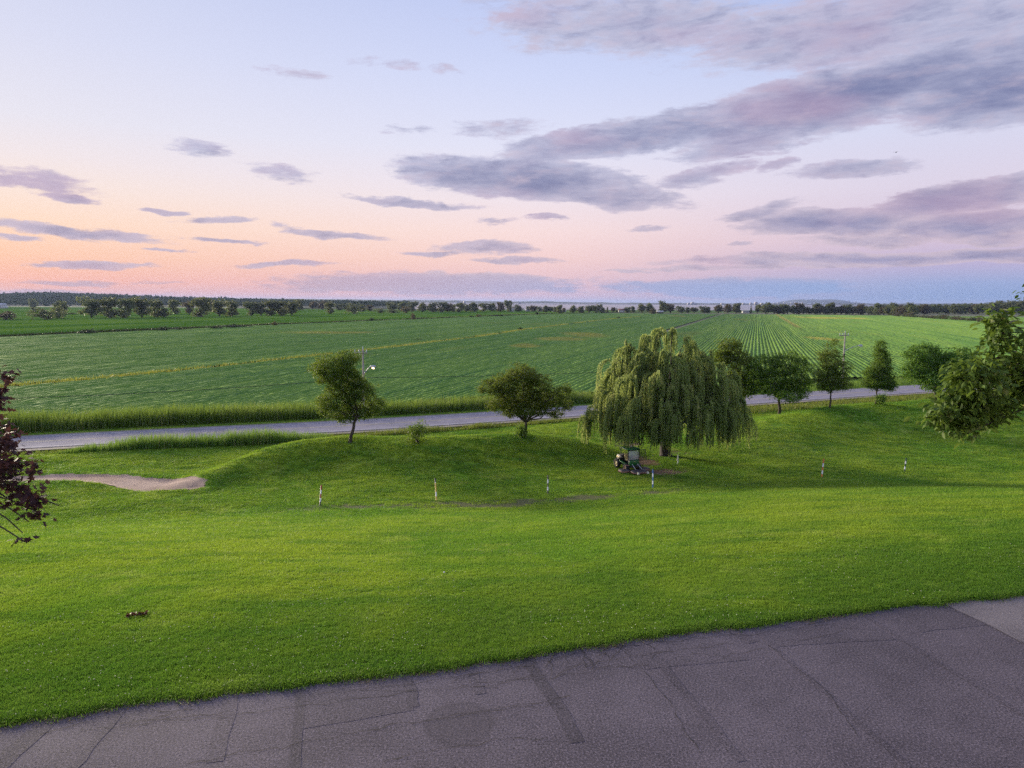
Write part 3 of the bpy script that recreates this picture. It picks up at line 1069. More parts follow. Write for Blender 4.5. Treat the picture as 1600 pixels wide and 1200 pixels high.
def field_mat(name, rows=True):
    m, t, out = material(name)
    g = t.n('ShaderNodeNewGeometry').outputs['Position']
    rw = t.mapping(g, (0, 0, 0), (0, 0, RA), (1, 1, 1))      # x = across rows, y = along rows
    rnd = attr(t, 'rnd')
    n1 = t.noise(t.mapping(rw, scale=(0.06, 0.006, 1)), 1.0, 4, 0.6)
    n2 = t.noise(t.mapping(rw, scale=(0.40, 0.006, 1)), 1.0, 3, 0.6)
    n3 = t.noise(g, 1.7, 6, 0.8)
    n4 = t.noise(t.mapping(rw, scale=(0.03, 0.008, 1)), 1.0, 5, 0.6)
    c = t.mix(t.rng(n1, 0.35, 0.65), (0.135, 0.26, 0.042, 1), (0.20, 0.325, 0.05, 1))
    c = t.mix(t.math('MULTIPLY', t.rng(n2, 0.5, 0.64), 0.7), c, (0.07, 0.18, 0.036, 1))
    c = t.mix(t.math('MULTIPLY', t.rng(n4, 0.6, 0.72), 0.75), c, (0.20, 0.25, 0.035, 1))
    c = t.mix(t.math('MULTIPLY', t.rng(n3, 0.45, 0.68), 0.65), c, (0.20, 0.32, 0.06, 1))
    c = t.mix(t.math('MULTIPLY', t.rng(n3, 0.47, 0.30), 0.7), c, (0.045, 0.125, 0.026, 1))
    c = t.mix(t.math('MULTIPLY', rnd, 0.12), c, (0.075, 0.175, 0.034, 1))
    xr = t.sep(rw)[0]
    for px_, py_, hw_, hh_ in ((915, 523, 38, 4), (870, 530, 40, 3), (1290, 530, 22, 3.5), (820, 541, 25, 3), (1300, 497, 40, 2), (1060, 494, 14, 1.5), (1165, 500, 8, 1.2), (500, 520, 60, 2)):
        pc_ = at(px_, py_, 0.3)
        sx_, sy_ = abs(at(px_ + hw_, py_, .3)[0] - pc_[0]), abs(at(px_, py_ - hh_, .3)[1] - pc_[1])
        q_ = t.mapping(g, (pc_[0], pc_[1], 0), (0, 0, 0), (sx_, sy_, 100), 'TEXTURE')
        ln_ = t.math('ADD', t.vmath('LENGTH', t.vmath('MULTIPLY', q_, (1, 1, 0)), out=1), t.math('MULTIPLY', t.math('SUBTRACT', n4, 0.5), 3.0))
        c = t.mix(t.math('MULTIPLY', t.rng(ln_, 1.1, 0.5), 0.75), c, (0.34, 0.31, 0.05, 1))
    for v0, wd, k, u0 in ((V_TRACK, 3.0, 0.95, U_TRACK), (V_TRACK2, 2.6, 0.6, U_TRACK2)):
        d = t.math('ABSOLUTE', t.math('SUBTRACT', xr, v0))
        k = t.math('MULTIPLY', t.rng(t.sep(rw)[1], u0 - 15, u0 + 30), k)
        d = t.math('ADD', d, t.math('MULTIPLY', t.math('SUBTRACT', n3, 0.5), 3.0))
        c = t.mix(t.math('MULTIPLY', t.rng(d, wd, wd * 0.4), k), c, (0.34, 0.27, 0.06, 1))
    p = t.n('ShaderNodeBsdfPrincipled')
    t.put(p.inputs['Base Color'], c)
    p.inputs['Roughness'].default_value = 0.75
    p.inputs['Specular IOR Level'].default_value = 0.05
    b = t.n('ShaderNodeBump')
    b.inputs['Strength'].default_value = 1.0
    b.inputs['Distance'].default_value = 0.12
    t.put(b.inputs['Height'], t.math('ADD', n3, t.math('MULTIPLY', n2, 1.2)))
    t.put(p.inputs['Normal'], b.outputs[0])
    t.put(out.inputs[0], p.outputs[0])
    return m


M['crop'] = field_mat('crop')
M['soil'] = simple('soil', (0.10, 0.11, 0.045), 0.95, var=0.3, scale=0.5)
tag(link('crop_rows', rme, M['crop']), 'rows of knee-high green soybean plants filling the big field', 'crop', kind='stuff')


# soil of the field (near) and the closed crop canopy (far)
K_ = nrow
sx0 = np.stack([ustart * U[0] + vv * V[0], ustart * U[1] + vv * V[1]], 1)
u_end = ustart + steps[-1]
sx1 = np.stack([u_end * U[0] + vv * V[0], u_end * U[1] + vv * V[1]], 1)
u_far = np.maximum(u_end + 1, (1085 - vv * V[1]) / U[1])
sx2 = np.stack([u_far * U[0] + vv * V[0], u_far * U[1] + vv * V[1]], 1)
i = np.arange(K_ - 1)
tag(link('field_soil', np_mesh('field_soil', np.concatenate([np.c_[sx0, np.full(K_, .03)], np.c_[sx1, np.full(K_, .03)]]),
                               np.stack([i, i + K_, i + K_ + 1, i + 1], 1)[:, ::-1]), M['soil']), kind='structure')
tag(link('field', np_mesh('field', np.concatenate([np.c_[sx1, np.full(K_, .5)], np.c_[sx2, np.full(K_, .5)]]),
                          np.stack([i, i + K_, i + K_ + 1, i + 1], 1)[:, ::-1]), M['crop']), kind='structure')

# meadows and fields beyond the ditch
m, t, out = material('meadow')
g = t.n('ShaderNodeNewGeometry').outputs['Position']
rw = t.mapping(g, (0, 0, 0), (0, 0, RA), (1, 1, 1))
n1 = t.noise(t.mapping(rw, scale=(0.03, 0.006, 1)), 1.0, 5, 0.6)
n3 = t.noise(g, 0.6, 5, 0.7)
c = t.mix(t.rng(n1, 0.36, 0.62), (0.05, 0.13, 0.018, 1), (0.115, 0.21, 0.028, 1))
c = t.mix(t.math('MULTIPLY', t.rng(n3, 0.4, 0.75), 0.35), c, (0.035, 0.09, 0.014, 1))
p = t.n('ShaderNodeBsdfPrincipled')
t.put(p.inputs['Base Color'], c)
p.inputs['Roughness'].default_value = 0.85
p.inputs['Specular IOR Level'].default_value = 0.0
t.put(out.inputs[0], p.outputs[0])
M['meadow'] = m
mu = np.linspace(DU[0], DU[-1], 60)
mv = np.interp(mu, DU, DV) - 2.5
mt_ = np.array([0, 3, 10, 30, 80, 200, 500, 1000, 1700.0])
mU, mT = np.meshgrid(mu, mt_, indexing='ij')
mV = mv[:, None] - mT
mx_, my_ = mU * U[0] + mV * V[0], mU * U[1] + mV * V[1]
i_, j_ = np.meshgrid(np.arange(59), np.arange(8), indexing='ij')
mf = np.stack([i_ * 9 + j_, i_ * 9 + j_ + 1, (i_ + 1) * 9 + j_ + 1, (i_ + 1) * 9 + j_], -1).reshape(-1, 4)
tag(link('meadow', np_mesh('meadow', np.stack([mx_, my_, np.full_like(mx_, .35)], -1).reshape(-1, 3), mf, True), M['meadow']), kind='structure')


# ------------------------------------------------------------------ plants: generators
def rand_dirs(n):
    d = rng.standard_normal((n, 3))
    return d / (np.linalg.norm(d, axis=1)[:, None] + 1e-9)


def leaf_quads(centres, length, width, droop=0.3, aspect_jit=0.35):
    """rhombic leaves, a little folded; returns verts, faces"""
    n = len(centres)
    ax = rand_dirs(n)
    ax[:, 2] = ax[:, 2] * 0.7 - droop
    ax /= np.linalg.norm(ax, axis=1)[:, None]
    up = rand_dirs(n) * 0.9 + np.array([0, 0, 0.8])
    sd = np.cross(ax, up)
    sd /= np.linalg.norm(sd, axis=1)[:, None] + 1e-9
    L = (length * (1 + aspect_jit * rng.uniform(-1, 1, n)))[:, None]
    Wd = (width * (1 + aspect_jit * rng.uniform(-1, 1, n)))[:, None]
    a = centres - ax * L * 0.5
    b_ = centres + ax * L * 0.5
    c_ = centres + sd * Wd * 0.5 - ax * L * 0.06
    d_ = centres - sd * Wd * 0.5 - ax * L * 0.06
    v = np.stack([a, c_, b_, d_], 1).reshape(-1, 3)
    f = np.arange(4 * n).reshape(-1, 4)
    return v, f


def bend(p0, p1, n=6, sag=0.0, jit=0.06):
    p0, p1 = np.asarray(p0, float), np.asarray(p1, float)
    t_ = np.linspace(0, 1, n)[:, None]
    L = np.linalg.norm(p1 - p0)
    p = p0 + (p1 - p0) * t_
    p[1:-1] += rng.normal(0, jit * L * 0.5, (n - 2, 3))
    p[:, 2] += (np.sin(t_[:, 0] * math.pi) * sag * L)
    return p


def crown_mesh(lobes, n_clump, per, leaf, wid, spread_, shell=0.55, droop=0.3):
    """lobes: (cx,cy,cz, rx,ry,rz); leaves gathered in twig clumps, mostly in the outer part of each lobe"""
    lobes = np.array(lobes, dtype=float)
    vol = (lobes[:, 3] * lobes[:, 4] * lobes[:, 5]) ** 0.8
    pick = rng.choice(len(lobes), n_clump, p=vol / vol.sum())
    d = rand_dirs(n_clump)
    rad = shell + (1.05 - shell) * rng.random(n_clump) ** 0.7
    rad *= 1 + 0.12 * rng.standard_normal(n_clump)
    cen = lobes[pick, :3] + d * rad[:, None] * lobes[pick, 3:6]
    cnt = np.maximum(4, (per * rng.uniform(0.5, 1.5, n_clump)).astype(int))
    ci = np.repeat(np.arange(n_clump), cnt)
    sz = (spread_ * rng.uniform(0.6, 1.3, n_clump))[ci][:, None]
    off_ = rng.standard_normal((len(ci), 3)) * sz * np.array([1.0, 1.0, 0.62])
    pts = cen[ci] + off_
    v, f = leaf_quads(pts, leaf, wid, droop)
    tone = np.clip(0.35 * rng.random(n_clump)[ci] + 0.65 * rng.random(len(ci)), 0, 1)
    return np_mesh('crown', v, f, False, {'rnd': ('FACE', tone)}), cen


def trunk_mesh(base_r, fork, lobes, cens=None, twigs=60, sides=8, top=None):
    """tapered trunk to the fork, a limb into every lobe, twigs out to leaf clumps"""
    mb = MB()
    fork = np.asarray(fork, float)
    p = bend((0, 0, -0.25), fork, 7, 0, 0.035)
    r = np.interp(np.linspace(0, 1, 7), [0, 0.12, 1], [base_r * 1.55, base_r * 1.05, base_r * 0.72])
    mb.tube(p, r, sides)
    ends = []
    for l in lobes:
        c_ = np.array(l[:3]) + rng.normal(0, 0.12, 3) * np.array(l[3:6])
        L = bend(fork - np.array([0, 0, 0.15]), c_, 7, 0.06, 0.07)
        rr = np.linspace(base_r * 0.55, base_r * 0.13, 7)
        mb.tube(L, rr, 6, cap=False)
        ends.append((L, rr))
    if cens is not None and len(cens):
        sel = cens[rng.choice(len(cens), min(twigs, len(cens)), replace=False)]
        for s_ in sel:
            best = min(ends, key=lambda e: np.min(np.linalg.norm(e[0][3:] - s_, axis=1)))
            k = 3 + int(np.argmin(np.linalg.norm(best[0][3:] - s_, axis=1)))
            mb.tube(bend(best[0][k], s_, 4, 0.04, 0.08), np.linspace(max(0.012, best[1][k] * 0.5), 0.008, 4), 4, cap=False)
    return mb.mesh('trunk', True)


def lobes_px(base, lobes, depth_jit=0.35, deep=0.9):
    """lobes given as photograph pixels (x, y, half w, half h) at the plant's own distance -> metres about its foot"""
    out = []
    y0 = base[1]
    for i_, (x, y, hw, hh) in enumerate(lobes):
        c_ = at_depth(x, y, y0)
        k = np.linalg.norm(c_ - np.array([0, 0, CAM_Z])) / math.hypot(F, math.hypot(x - 800, y - 600))
        rx_, rz_ = hw * k * 0.92, hh * k * 0.92
        dy_ = rng.uniform(-1, 1) * depth_jit * rx_ * 1.4
        out.append((c_[0] - base[0], dy_, c_[2] - base[2], rx_, rx_ * deep, rz_))
    return out


def broad_tree(name, label, base, fork_px, lobes, mat, n_clump=420, per=26, leaf=0.15, wid=0.085, spread_=0.34, r=0.16, bark='bark', droop=0.3, group=None, shell=0.5):
    t_ = thing(name, label, 'tree', base, 0, group)
    lb = lobes_px(base, lobes)
    fk = at_depth(fork_px[0], fork_px[1], base[1]) - base
    me, cen = crown_mesh(lb, n_clump, per, leaf, wid, spread_, shell, droop)
    link('crown', me, mat, t_)
    link('trunk', trunk_mesh(r, fk, lb, cen, 90), M[bark], t_)
    return t_


# ------------------------------------------------------------------ the trees on the banks
b_ = on_ground(546, 691)
broad_tree('ash_tree', 'leaning uneven tree on the grass mound with an olive lit top, left of the shrub', b_, (556, 655),
           [(522, 572, 36, 22), (548, 560, 20, 14), (500, 577, 17, 13), (536, 596, 34, 22), (562, 612, 28, 20), (528, 628, 34, 22), (585, 632, 20, 14), (508, 640, 14, 12), (560, 645, 32, 13), (536, 652, 26, 10), (555, 590, 14, 20), (503, 590, 12, 10)],
           M['leaf_ash'], 1100, 38, 0.135, 0.085, 0.2, 0.17, shell=0.35)
b_ = on_ground(821, 682)
broad_tree('ash_tree', 'spreading low forked tree on the mound, beside the left edge of the willow', b_, (822, 658),
           [(815, 585, 28, 18), (790, 600, 28, 18), (765, 605, 22, 14), (838, 604, 28, 22), (805, 622, 36, 20), (850, 628, 26, 16), (880, 612, 16, 13), (884, 632, 13, 10), (778, 630, 20, 13), (870, 646, 18, 8), (825, 640, 34, 12), (798, 645, 16, 8)],
           M['leaf_ash'], 1100, 38, 0.135, 0.085, 0.2, 0.15, shell=0.35)
# right bank
b_ = on_ground(1218, 648)
broad_tree('maple_tree', 'dark rounded tree immediately right of the willow, on the bank', b_, (1218, 622),
           [(1190, 575, 24, 24), (1225, 568, 26, 22), (1252, 578, 20, 22), (1210, 595, 34, 22), (1250, 603, 22, 16), (1182, 600, 16, 18), (1222, 613, 36, 12), (1178, 585, 14, 20), (1236, 555, 10, 9)],
           M['leaf_round'], 850, 38, 0.17, 0.11, 0.27, 0.2)
b_ = on_ground(1150, 655) + np.array([0.5, 6.0, 0])
b_[2] = gz(b_[0], b_[1])
broad_tree('maple_tree', 'yellowish topped tree half hidden behind the right side of the willow', b_, (1155, 625),
           [(1146, 548, 20, 18), (1130, 560, 18, 14), (1162, 575, 20, 22), (1150, 595, 22, 20), (1165, 608, 16, 14)],
           M['leaf_ash'], 420, 30, 0.24, 0.15, 0.34, 0.16)
b_ = on_ground(1297, 637)
broad_tree('linden_tree', 'pale green upright young tree with a pointed top on the bank', b_, (1298, 612),
           [(1303, 545, 14, 14), (1290, 556, 13, 12), (1300, 566, 20, 15), (1312, 575, 18, 13), (1288, 580, 18, 14), (1304, 592, 26, 13), (1282, 600, 14, 10), (1318, 602, 16, 9), (1298, 606, 20, 8)],
           M['leaf_pale'], 560, 34, 0.15, 0.095, 0.2, 0.11)
b_ = on_ground(1369, 631)
broad_tree('linden_tree', 'dense dark green cone shaped young tree on the bank', b_, (1370, 610),
           [(1375, 542, 9, 12), (1376, 556, 13, 12), (1374, 570, 18, 12), (1370, 583, 22, 12), (1372, 596, 25, 10), (1360, 602, 13, 7), (1388, 604, 14, 7)],
           M['leaf_cone'], 600, 36, 0.16, 0.1, 0.22, 0.11)
b_ = on_ground(1462, 628)
broad_tree('maple_tree', 'dark broad tree partly behind the near leafy branch on the right', b_, (1462, 612),
           [(1450, 555, 26, 18), (1432, 580, 20, 16), (1470, 572, 28, 22), (1455, 592, 32, 16), (1490, 590, 22, 16), (1495, 560, 22, 18), (1520, 575, 22, 22), (1510, 600, 22, 14)],
           M['leaf_round'], 800, 32, 0.24, 0.15, 0.34, 0.2)


# ------------------------------------------------------------------ the weeping willow
def willow(base):
    t_ = thing('willow_tree', 'large weeping willow with hanging curtains of leaves behind the mower', 'tree', base)
    k = base[1] / F
    tops = []
    # crown tops from the photograph, each at its own depth in the dome
    for (x, y, dpt) in [(1030, 520, 0), (1052, 516, 1), (1012, 528, -1), (985, 538, 0), (1072, 530, -1), (965, 562, -1), (952, 582, 1), (1000, 560, -3), (1040, 550, -3.5),
                        (1075, 560, -3), (1100, 556, 0), (1125, 572, 1), (1145, 585, 0), (1110, 588, -3), (1130, 600, -2), (1020, 588, -5), (1060, 598, -5), (980, 590, -4),
                        (945, 612, -1), (935, 640, 0), (962, 622, -4), (1000, 622, -5.5), (1042, 628, -6.3), (1085, 615, -5), (1120, 630, -4), (1150, 622, -1), (1158, 645, 0),
                        (985, 648, -6), (1025, 655, -6.5), (1058, 650, -6.4), (1140, 650, -3), (955, 655, -3), (928, 650, 1), (1100, 640, -5.5)]:
        p_ = at_depth(x, y, base[1] + dpt) - base
        tops.append(p_)
    for i_ in range(46):              # the near half, between the photographed ones
        a_ = rng.uniform(0, math.pi)
        e_ = rng.uniform(0.0, 1.2)
        k_ = rng.uniform(0.72, 1.04)
        tops.append(np.array([math.cos(a_) * math.cos(e_) * 5.6 * k_ + 0.2, -abs(math.sin(a_)) * math.cos(e_) * 5.6 * k_, 3.2 + 7.6 * k_ * math.sin(e_)]))
    for i_ in range(26):              # the far half of the dome
        a_ = rng.uniform(0, math.pi)
        e_ = rng.uniform(0.15, 1.3)
        tops.append(np.array([math.cos(a_) * math.cos(e_) * 5.6 + 0.2, abs(math.sin(a_)) * math.cos(e_) * 5.6 + 0.5, 4.2 + 6.2 * math.sin(e_)]))
    tops = np.array(tops)
    wood = MB()
    fork = np.array([0.1, 0.3, 2.6])
    wood.tube(bend((0, 0, -0.3), fork, 7, 0, 0.04), np.interp(np.linspace(0, 1, 7), [0, .15, 1], [0.85, 0.55, 0.42]), 10)
    vs, fs_, rn, n0_ = [], [], [], 0
    cx0, cy0 = 0.3, 0.0
    for tp in tops:
        d = np.array([tp[0] - cx0, tp[1] - cy0])
        rr_ = np.linalg.norm(d) + 1e-6
        d = d / rr_
        limb = bend(fork, tp, 6, 0.12, 0.05)
        wood.tube(limb, np.linspace(0.13, 0.02, 6), 5, cap=False)
        zend = 1.25 + 0.18 * max(0.0, -tp[1]) + 0.9 * rng.random()
        tone0 = rng.random() * 0.45
        locks = []
        for _ in range(int(rng.integers(6, 10))):      # locks of foliage hanging from this limb
            locks.append((rng.normal(0, 0.75), abs(rng.normal(0.7, 0.35)), rng.uniform(1.3, 4.4), rng.normal(0, 0.33, 3), rng.random() * .45 - .1, rng.normal(0, .08, 2)))
        for s_ in range(len(locks) * 10):
            ang_l, reach_l, len_l, st_l, tone_l, sway = locks[s_ % len(locks)]
            ang = ang_l + rng.normal(0, 0.13)
            dd_ = np.array([d[0] * math.cos(ang) - d[1] * math.sin(ang), d[0] * math.sin(ang) + d[1] * math.cos(ang)])
            reach = reach_l * rng.uniform(0.75, 1.12)
            start = tp + st_l + rng.normal(0, 0.06, 3)
            ln_ = min(max(tp[2] - zend, 0.8), len_l) * rng.uniform(0.55, 1.05)
            m_ = max(8, int(ln_ / 0.15))
            q_ = np.linspace(0, 1, m_)
            out_ = reach * (1 - np.exp(-4.2 * q_))
            rise = 0.35 * np.sin(np.clip(q_ * 5, 0, math.pi)) * rng.uniform(0.2, 1)
            x_ = start[0] + dd_[0] * out_ + sway[0] * q_
            y_ = start[1] + dd_[1] * out_ + sway[1] * q_
            z_ = start[2] + rise - ln_ * q_ ** 1.25
            pts = np.stack([x_, y_, z_], 1)
            # hanging narrow leaves, pairs along the strand
            for sg in (-1, 1):
                a_ = rng.uniform(0, 2 * math.pi, m_)
                side = np.stack([np.cos(a_), np.sin(a_), np.zeros(m_)], 1)
                tip = pts + side * 0.055 * sg + np.array([0, 0, -0.25]) * rng.uniform(0.7, 1.3, m_)[:, None]
                perp = np.stack([-np.sin(a_), np.cos(a_), np.zeros(m_)], 1) * 0.032
                mid = (pts + tip) / 2 + side * 0.02 * sg
                v_ = np.stack([pts, mid + perp, tip, mid - perp], 1).reshape(-1, 3)
                vs.append(v_)
                fs_.append(np.arange(4 * m_).reshape(-1, 4) + n0_)
                rn.append(np.clip(tone0 + tone_l + 0.45 * rng.random(m_) + 0.2 * (1 - q_) - 0.15, 0, 1))
                n0_ += 4 * m_
    link('crown', np_mesh('crown', np.concatenate(vs), np.concatenate(fs_), False, {'rnd': ('FACE', np.concatenate(rn))}), M['leaf_willow'], t_)
    link('trunk', wood.mesh('trunk', True), M['bark_dark'], t_)


willow(on_ground(1040, 713))

# ------------------------------------------------------------------ near trees at both sides of the window view
def near_branches(name, label, trunk_xy, depth, lobes, mat, n_clump, per, leaf, wid, spread_, h_fork, r, star=False, twig_r=0.012, extra=()):
    tz = gz(*trunk_xy)
    base = np.array([trunk_xy[0], trunk_xy[1], tz])
    t_ = thing(name, label, 'tree', base)
    lb = []
    for (x, y, hw, hh, dp) in lobes:
        c_ = at_depth(x, y, depth + dp) - base
        k = (depth + dp) / F
        lb.append((c_[0], c_[1], c_[2], hw * k, max(hw, hh) * k * 0.8, hh * k))
    # rest of the crown, out of the photograph but part of the same tree
    lb_all = lb + [tuple(e) for e in extra]
    la = np.array(lb_all)
    wgt = (la[:, 3] * la[:, 4] * la[:, 5]) ** 0.6
    pick = rng.choice(len(la), n_clump, p=wgt / wgt.sum())
    dirs = rand_dirs(n_clump)
    cen = la[pick, :3] + dirs * (rng.random(n_clump) ** 0.45)[:, None] * la[pick, 3:6]
    cnt = np.maximum(3, (per * rng.uniform(0.6, 1.4, n_clump)).astype(int))
    ci = np.repeat(np.arange(n_clump), cnt)
    pts = cen[ci] + rng.standard_normal((len(ci), 3)) * spread_ * np.array([1, 1, 0.7])
    n = len(pts)
    ax = (pts - cen[ci]) / spread_ * 0.5 + rand_dirs(n) * 0.6 + np.array([0, 0, -0.35])
    ax /= np.linalg.norm(ax, axis=1)[:, None]
    sd = np.cross(ax, rand_dirs(n) * 0.7 + np.array([0, 0, 1.0]))
    sd /= np.linalg.norm(sd, axis=1)[:, None] + 1e-9
    nr = np.cross(sd, ax)
    L = (leaf * rng.uniform(0.65, 1.25, n))[:, None]
    Wd = L * wid / leaf
    if star:      # lobed maple leaf
        prof = [(-0.5, 0, 0), (-0.42, 0.5, .03), (-0.12, 0.30, 0), (0.10, 0.62, .05), (0.16, 0.22, 0), (0.55, 0, -.06), (0.16, -0.22, 0), (0.10, -0.62, .05), (-0.12, -0.30, 0), (-0.42, -0.5, .03)]
    else:         # pointed oval leaf, folded on its midrib
        prof = [(-0.5, 0, 0), (-0.22, 0.42, .10), (0.12, 0.46, .10), (0.5, 0, -.06), (0.12, -0.46, .10), (-0.22, -0.42, .10)]
    K = len(prof)
    v = np.stack([pts + ax * L * a + sd * Wd * b + nr * L * c for a, b, c in prof], 1).reshape(-1, 3)
    o_ = np.arange(n)[:, None] * K
    if star:
        fs_ = [o_ + np.array([[0, 1, 2, 8]]) * 0 + np.array([[0, 1, 2, 8]]), o_ + np.array([[8, 9, 0, 0]])[:, :3], o_ + np.array([[2, 3, 4, 6]]), o_ + np.array([[6, 7, 8]]), o_ + np.array([[2, 6, 8]]), o_ + np.array([[4, 5, 6]])]
    else:
        fs_ = [o_ + np.array([[0, 1, 2, 3]]), o_ + np.array([[0, 3, 4, 5]])]
    fs_ = sorted(fs_, key=lambda f_: -f_.shape[1])
    rn = np.concatenate([np.clip(0.4 * ((ci * 0.61803) % 1) + 0.6 * ((np.arange(n) * 0.754877) % 1), 0, 1)] * len(fs_))
    link('crown', np_mesh('crown', v, fs_, False, {'rnd': ('FACE', rn)}), mat, t_)
    wood = MB()
    fork = np.array([0, 0, h_fork])
    wood.tube(bend((0, 0, -0.3), fork, 6, 0, 0.03), np.linspace(r * 1.4, r * 0.8, 6), 10)
    ends = []
    for l in lb_all:
        p_ = bend(fork * rng.uniform(0.8, 1.0), np.array(l[:3]), 9, 0.08, 0.015)
        rr_ = np.linspace(r * 0.22, 0.01, 9)
        wood.tube(p_, rr_, 6, cap=False)
        ends.append((p_, rr_))
    for i_, c_ in enumerate(cen):
        best = min(ends, key=lambda e: np.min(np.linalg.norm(e[0][4:] - c_, axis=1)))
        k = 4 + int(np.argmin(np.linalg.norm(best[0][4:] - c_, axis=1)))
        wood.tube(bend(best[0][k], c_, 5, 0.05, 0.08), np.linspace(twig_r, 0.004, 5), 4, cap=False)
    link('trunk', wood.mesh('trunk', True), M['bark_dark'], t_)
    return t_


near_branches('oak_tree', 'near tree reaching in from the right edge with large bright green leaves', (15.0, 16.0), 13.0,
              [(1568, 520, 26, 24, 0), (1555, 560, 34, 30, 0), (1530, 590, 40, 32, -.4), (1585, 585, 36, 55, .3), (1510, 625, 36, 28, 0), (1550, 640, 42, 34, .5), (1490, 632, 22, 16, 0),
               (1500, 660, 26, 20, 0), (1515, 672, 20, 16, 0), (1600, 610, 30, 30, .5), (1475, 648, 18, 12, -.3), (1498, 684, 14, 13, 0), (1455, 644, 14, 8, 0), (1470, 668, 14, 12, 0), (1562, 505, 14, 14, 0), (1620, 560, 40, 60, 0)],
              M['leaf_near'], 1150, 22, 0.15, 0.085, 0.14, 4.9, 0.2, extra=[(1.0, 0.5, 6.6, 2.0, 2.0, 1.6), (-0.6, 1.0, 7.4, 1.7, 1.7, 1.4), (0, -1.6, 6.2, 1.8, 1.5, 1.4), (-2.4, -1.2, 5.4, 1.6, 1.4, 1.1)])
near_branches('red_maple_tree', 'near purple leaved maple reaching in from the left edge', (-13.4, 14.6), 12.5,
              [(2, 590, 12, 16, 0), (-8, 625, 18, 20, 0), (8, 690, 18, 18, 0), (-10, 720, 30, 30, 0), (25, 730, 36, 18, 0), (55, 726, 22, 10, .2), (30, 760, 34, 22, 0), (10, 780, 28, 20, 0), (75, 782, 24, 12, 0),
               (92, 790, 12, 10, 0), (58, 800, 14, 12, 0), (45, 815, 14, 12, 0), (35, 832, 16, 8, .1), (38, 846, 8, 8, 0), (-40, 690, 30, 110, 0)],
              M['leaf_red'], 480, 17, 0.12, 0.10, 0.11, 3.8, 0.18, star=True, twig_r=0.009,
              extra=[(-0.6, 0, 4.5, 2.0, 2.0, 2.0), (0.2, 1.4, 4.0, 1.6, 1.6, 1.6), (0.0, -1.4, 3.6, 1.5, 1.5, 1.5)])


# ------------------------------------------------------------------ shrubs
def shrub(name, label, base, w_, h_, mat, n_clump=90, per=18, leaf=0.14, group=None, cat='shrub', tall=0):
    t_ = thing(name, label, cat, base, 0, group)
    lb = [(rng.normal(0, .22) * w_, rng.normal(0, .2) * w_, h_ * rng.uniform(.3, .6), w_ * .32, w_ * .3, h_ * .34) for _ in range(5)]
    for k in range(tall):
        lb.append((w_ * (-.25 + .5 * k), 0, h_ * .85, w_ * .13, w_ * .13, h_ * .3))
    me, cen = crown_mesh(lb, n_clump, per, leaf, leaf * .6, 0.13 * w_, 0.35, 0.1)
    link('crown', me, mat, t_)
    mb = MB()
    for c_ in cen[:14]:
        mb.tube(bend((rng.normal(0, .08), rng.normal(0, .08), -.05), c_, 4, 0.03, 0.06), np.linspace(.03, .008, 4), 5, cap=False)
    link('stem', mb.mesh('stem', True), M['bark'], t_)
    return t_


b_ = on_ground(652, 692)
shrub('shrub', 'small bright green shrub with two upright shoots on the mound crest', b_, 1.7, 1.9, M['leaf_shrub'], 110, 16, .15, tall=2)
b_ = on_ground(814, 683)
shrub('shrub', 'low bush at the foot of the forked tree on the mound', b_, 1.6, 1.3, M['leaf_shrub'], 80, 16, .14)
b_ = on_ground(1376, 632)
shrub('shrub', 'low bush at the foot of the cone shaped young tree', b_, 1.6, 1.5, M['leaf_shrub'], 80, 16, .15)


# ------------------------------------------------------------------ reeds and roadside weeds (uncountable)
def blades(pos, h, wid, lean=0.25, segs=3):
    """tapered bent blades; pos (n,3), h (n,)"""
    n = len(pos)
    a_ = rng.uniform(0, 2 * math.pi, n)
    side = np.stack([np.cos(a_), np.sin(a_), np.zeros(n)], 1)
    l_ = rng.uniform(0, 2 * math.pi, n)
    ln_ = np.stack([np.cos(l_), np.sin(l_), np.zeros(n)], 1) * (np.abs(rng.normal(0, lean, n)) * h)[:, None]
    rows_ = []
    for k in range(segs):
        q_ = k / segs
        c_ = pos + np.array([0, 0, 1.0]) * (h * (q_ - 0.12 * q_ * q_))[:, None] + ln_ * q_ ** 2
        wk = wid * (1 - 0.75 * q_)
        rows_ += [c_ - side * wk / 2, c_ + side * wk / 2]
    tip = pos + np.array([0, 0, 1.0]) * (h * 0.9)[:, None] + ln_
    v = np.stack(rows_ + [tip], 1)
    K = 2 * segs + 1
    o_ = np.arange(n)[:, None] * K
    f4 = [o_ + np.array([[2 * k, 2 * k + 1, 2 * k + 3, 2 * k + 2]]) for k in range(segs - 1)]
    f3 = o_ + np.array([[2 * segs - 2, 2 * segs - 1, 2 * segs]])
    return v.reshape(-1, 3), f4, f3


def along_road(n, x0, x1, o0, o1):
    x_ = rng.uniform(x0, x1, n)
    o_ = rng.uniform(o0, o1, n)
    y_ = np.interp(x_, rx, ry) + o_
    return x_, y_


def blade_field(name, label, cat, x_, y_, h, wid, mat, lean=0.22, segs=3):
    z_ = ground_z(x_, y_)
    v, f4, f3 = blades(np.stack([x_, y_, z_ - 0.03], 1), h, wid, lean, segs)
    n = len(x_)
    tone = rng.random(n)
    return tag(link(name, np_mesh(name, v, f4 + [f3], False, {'rnd': ('FACE', np.concatenate([tone] * segs))}), mat), label, cat, kind='stuff')


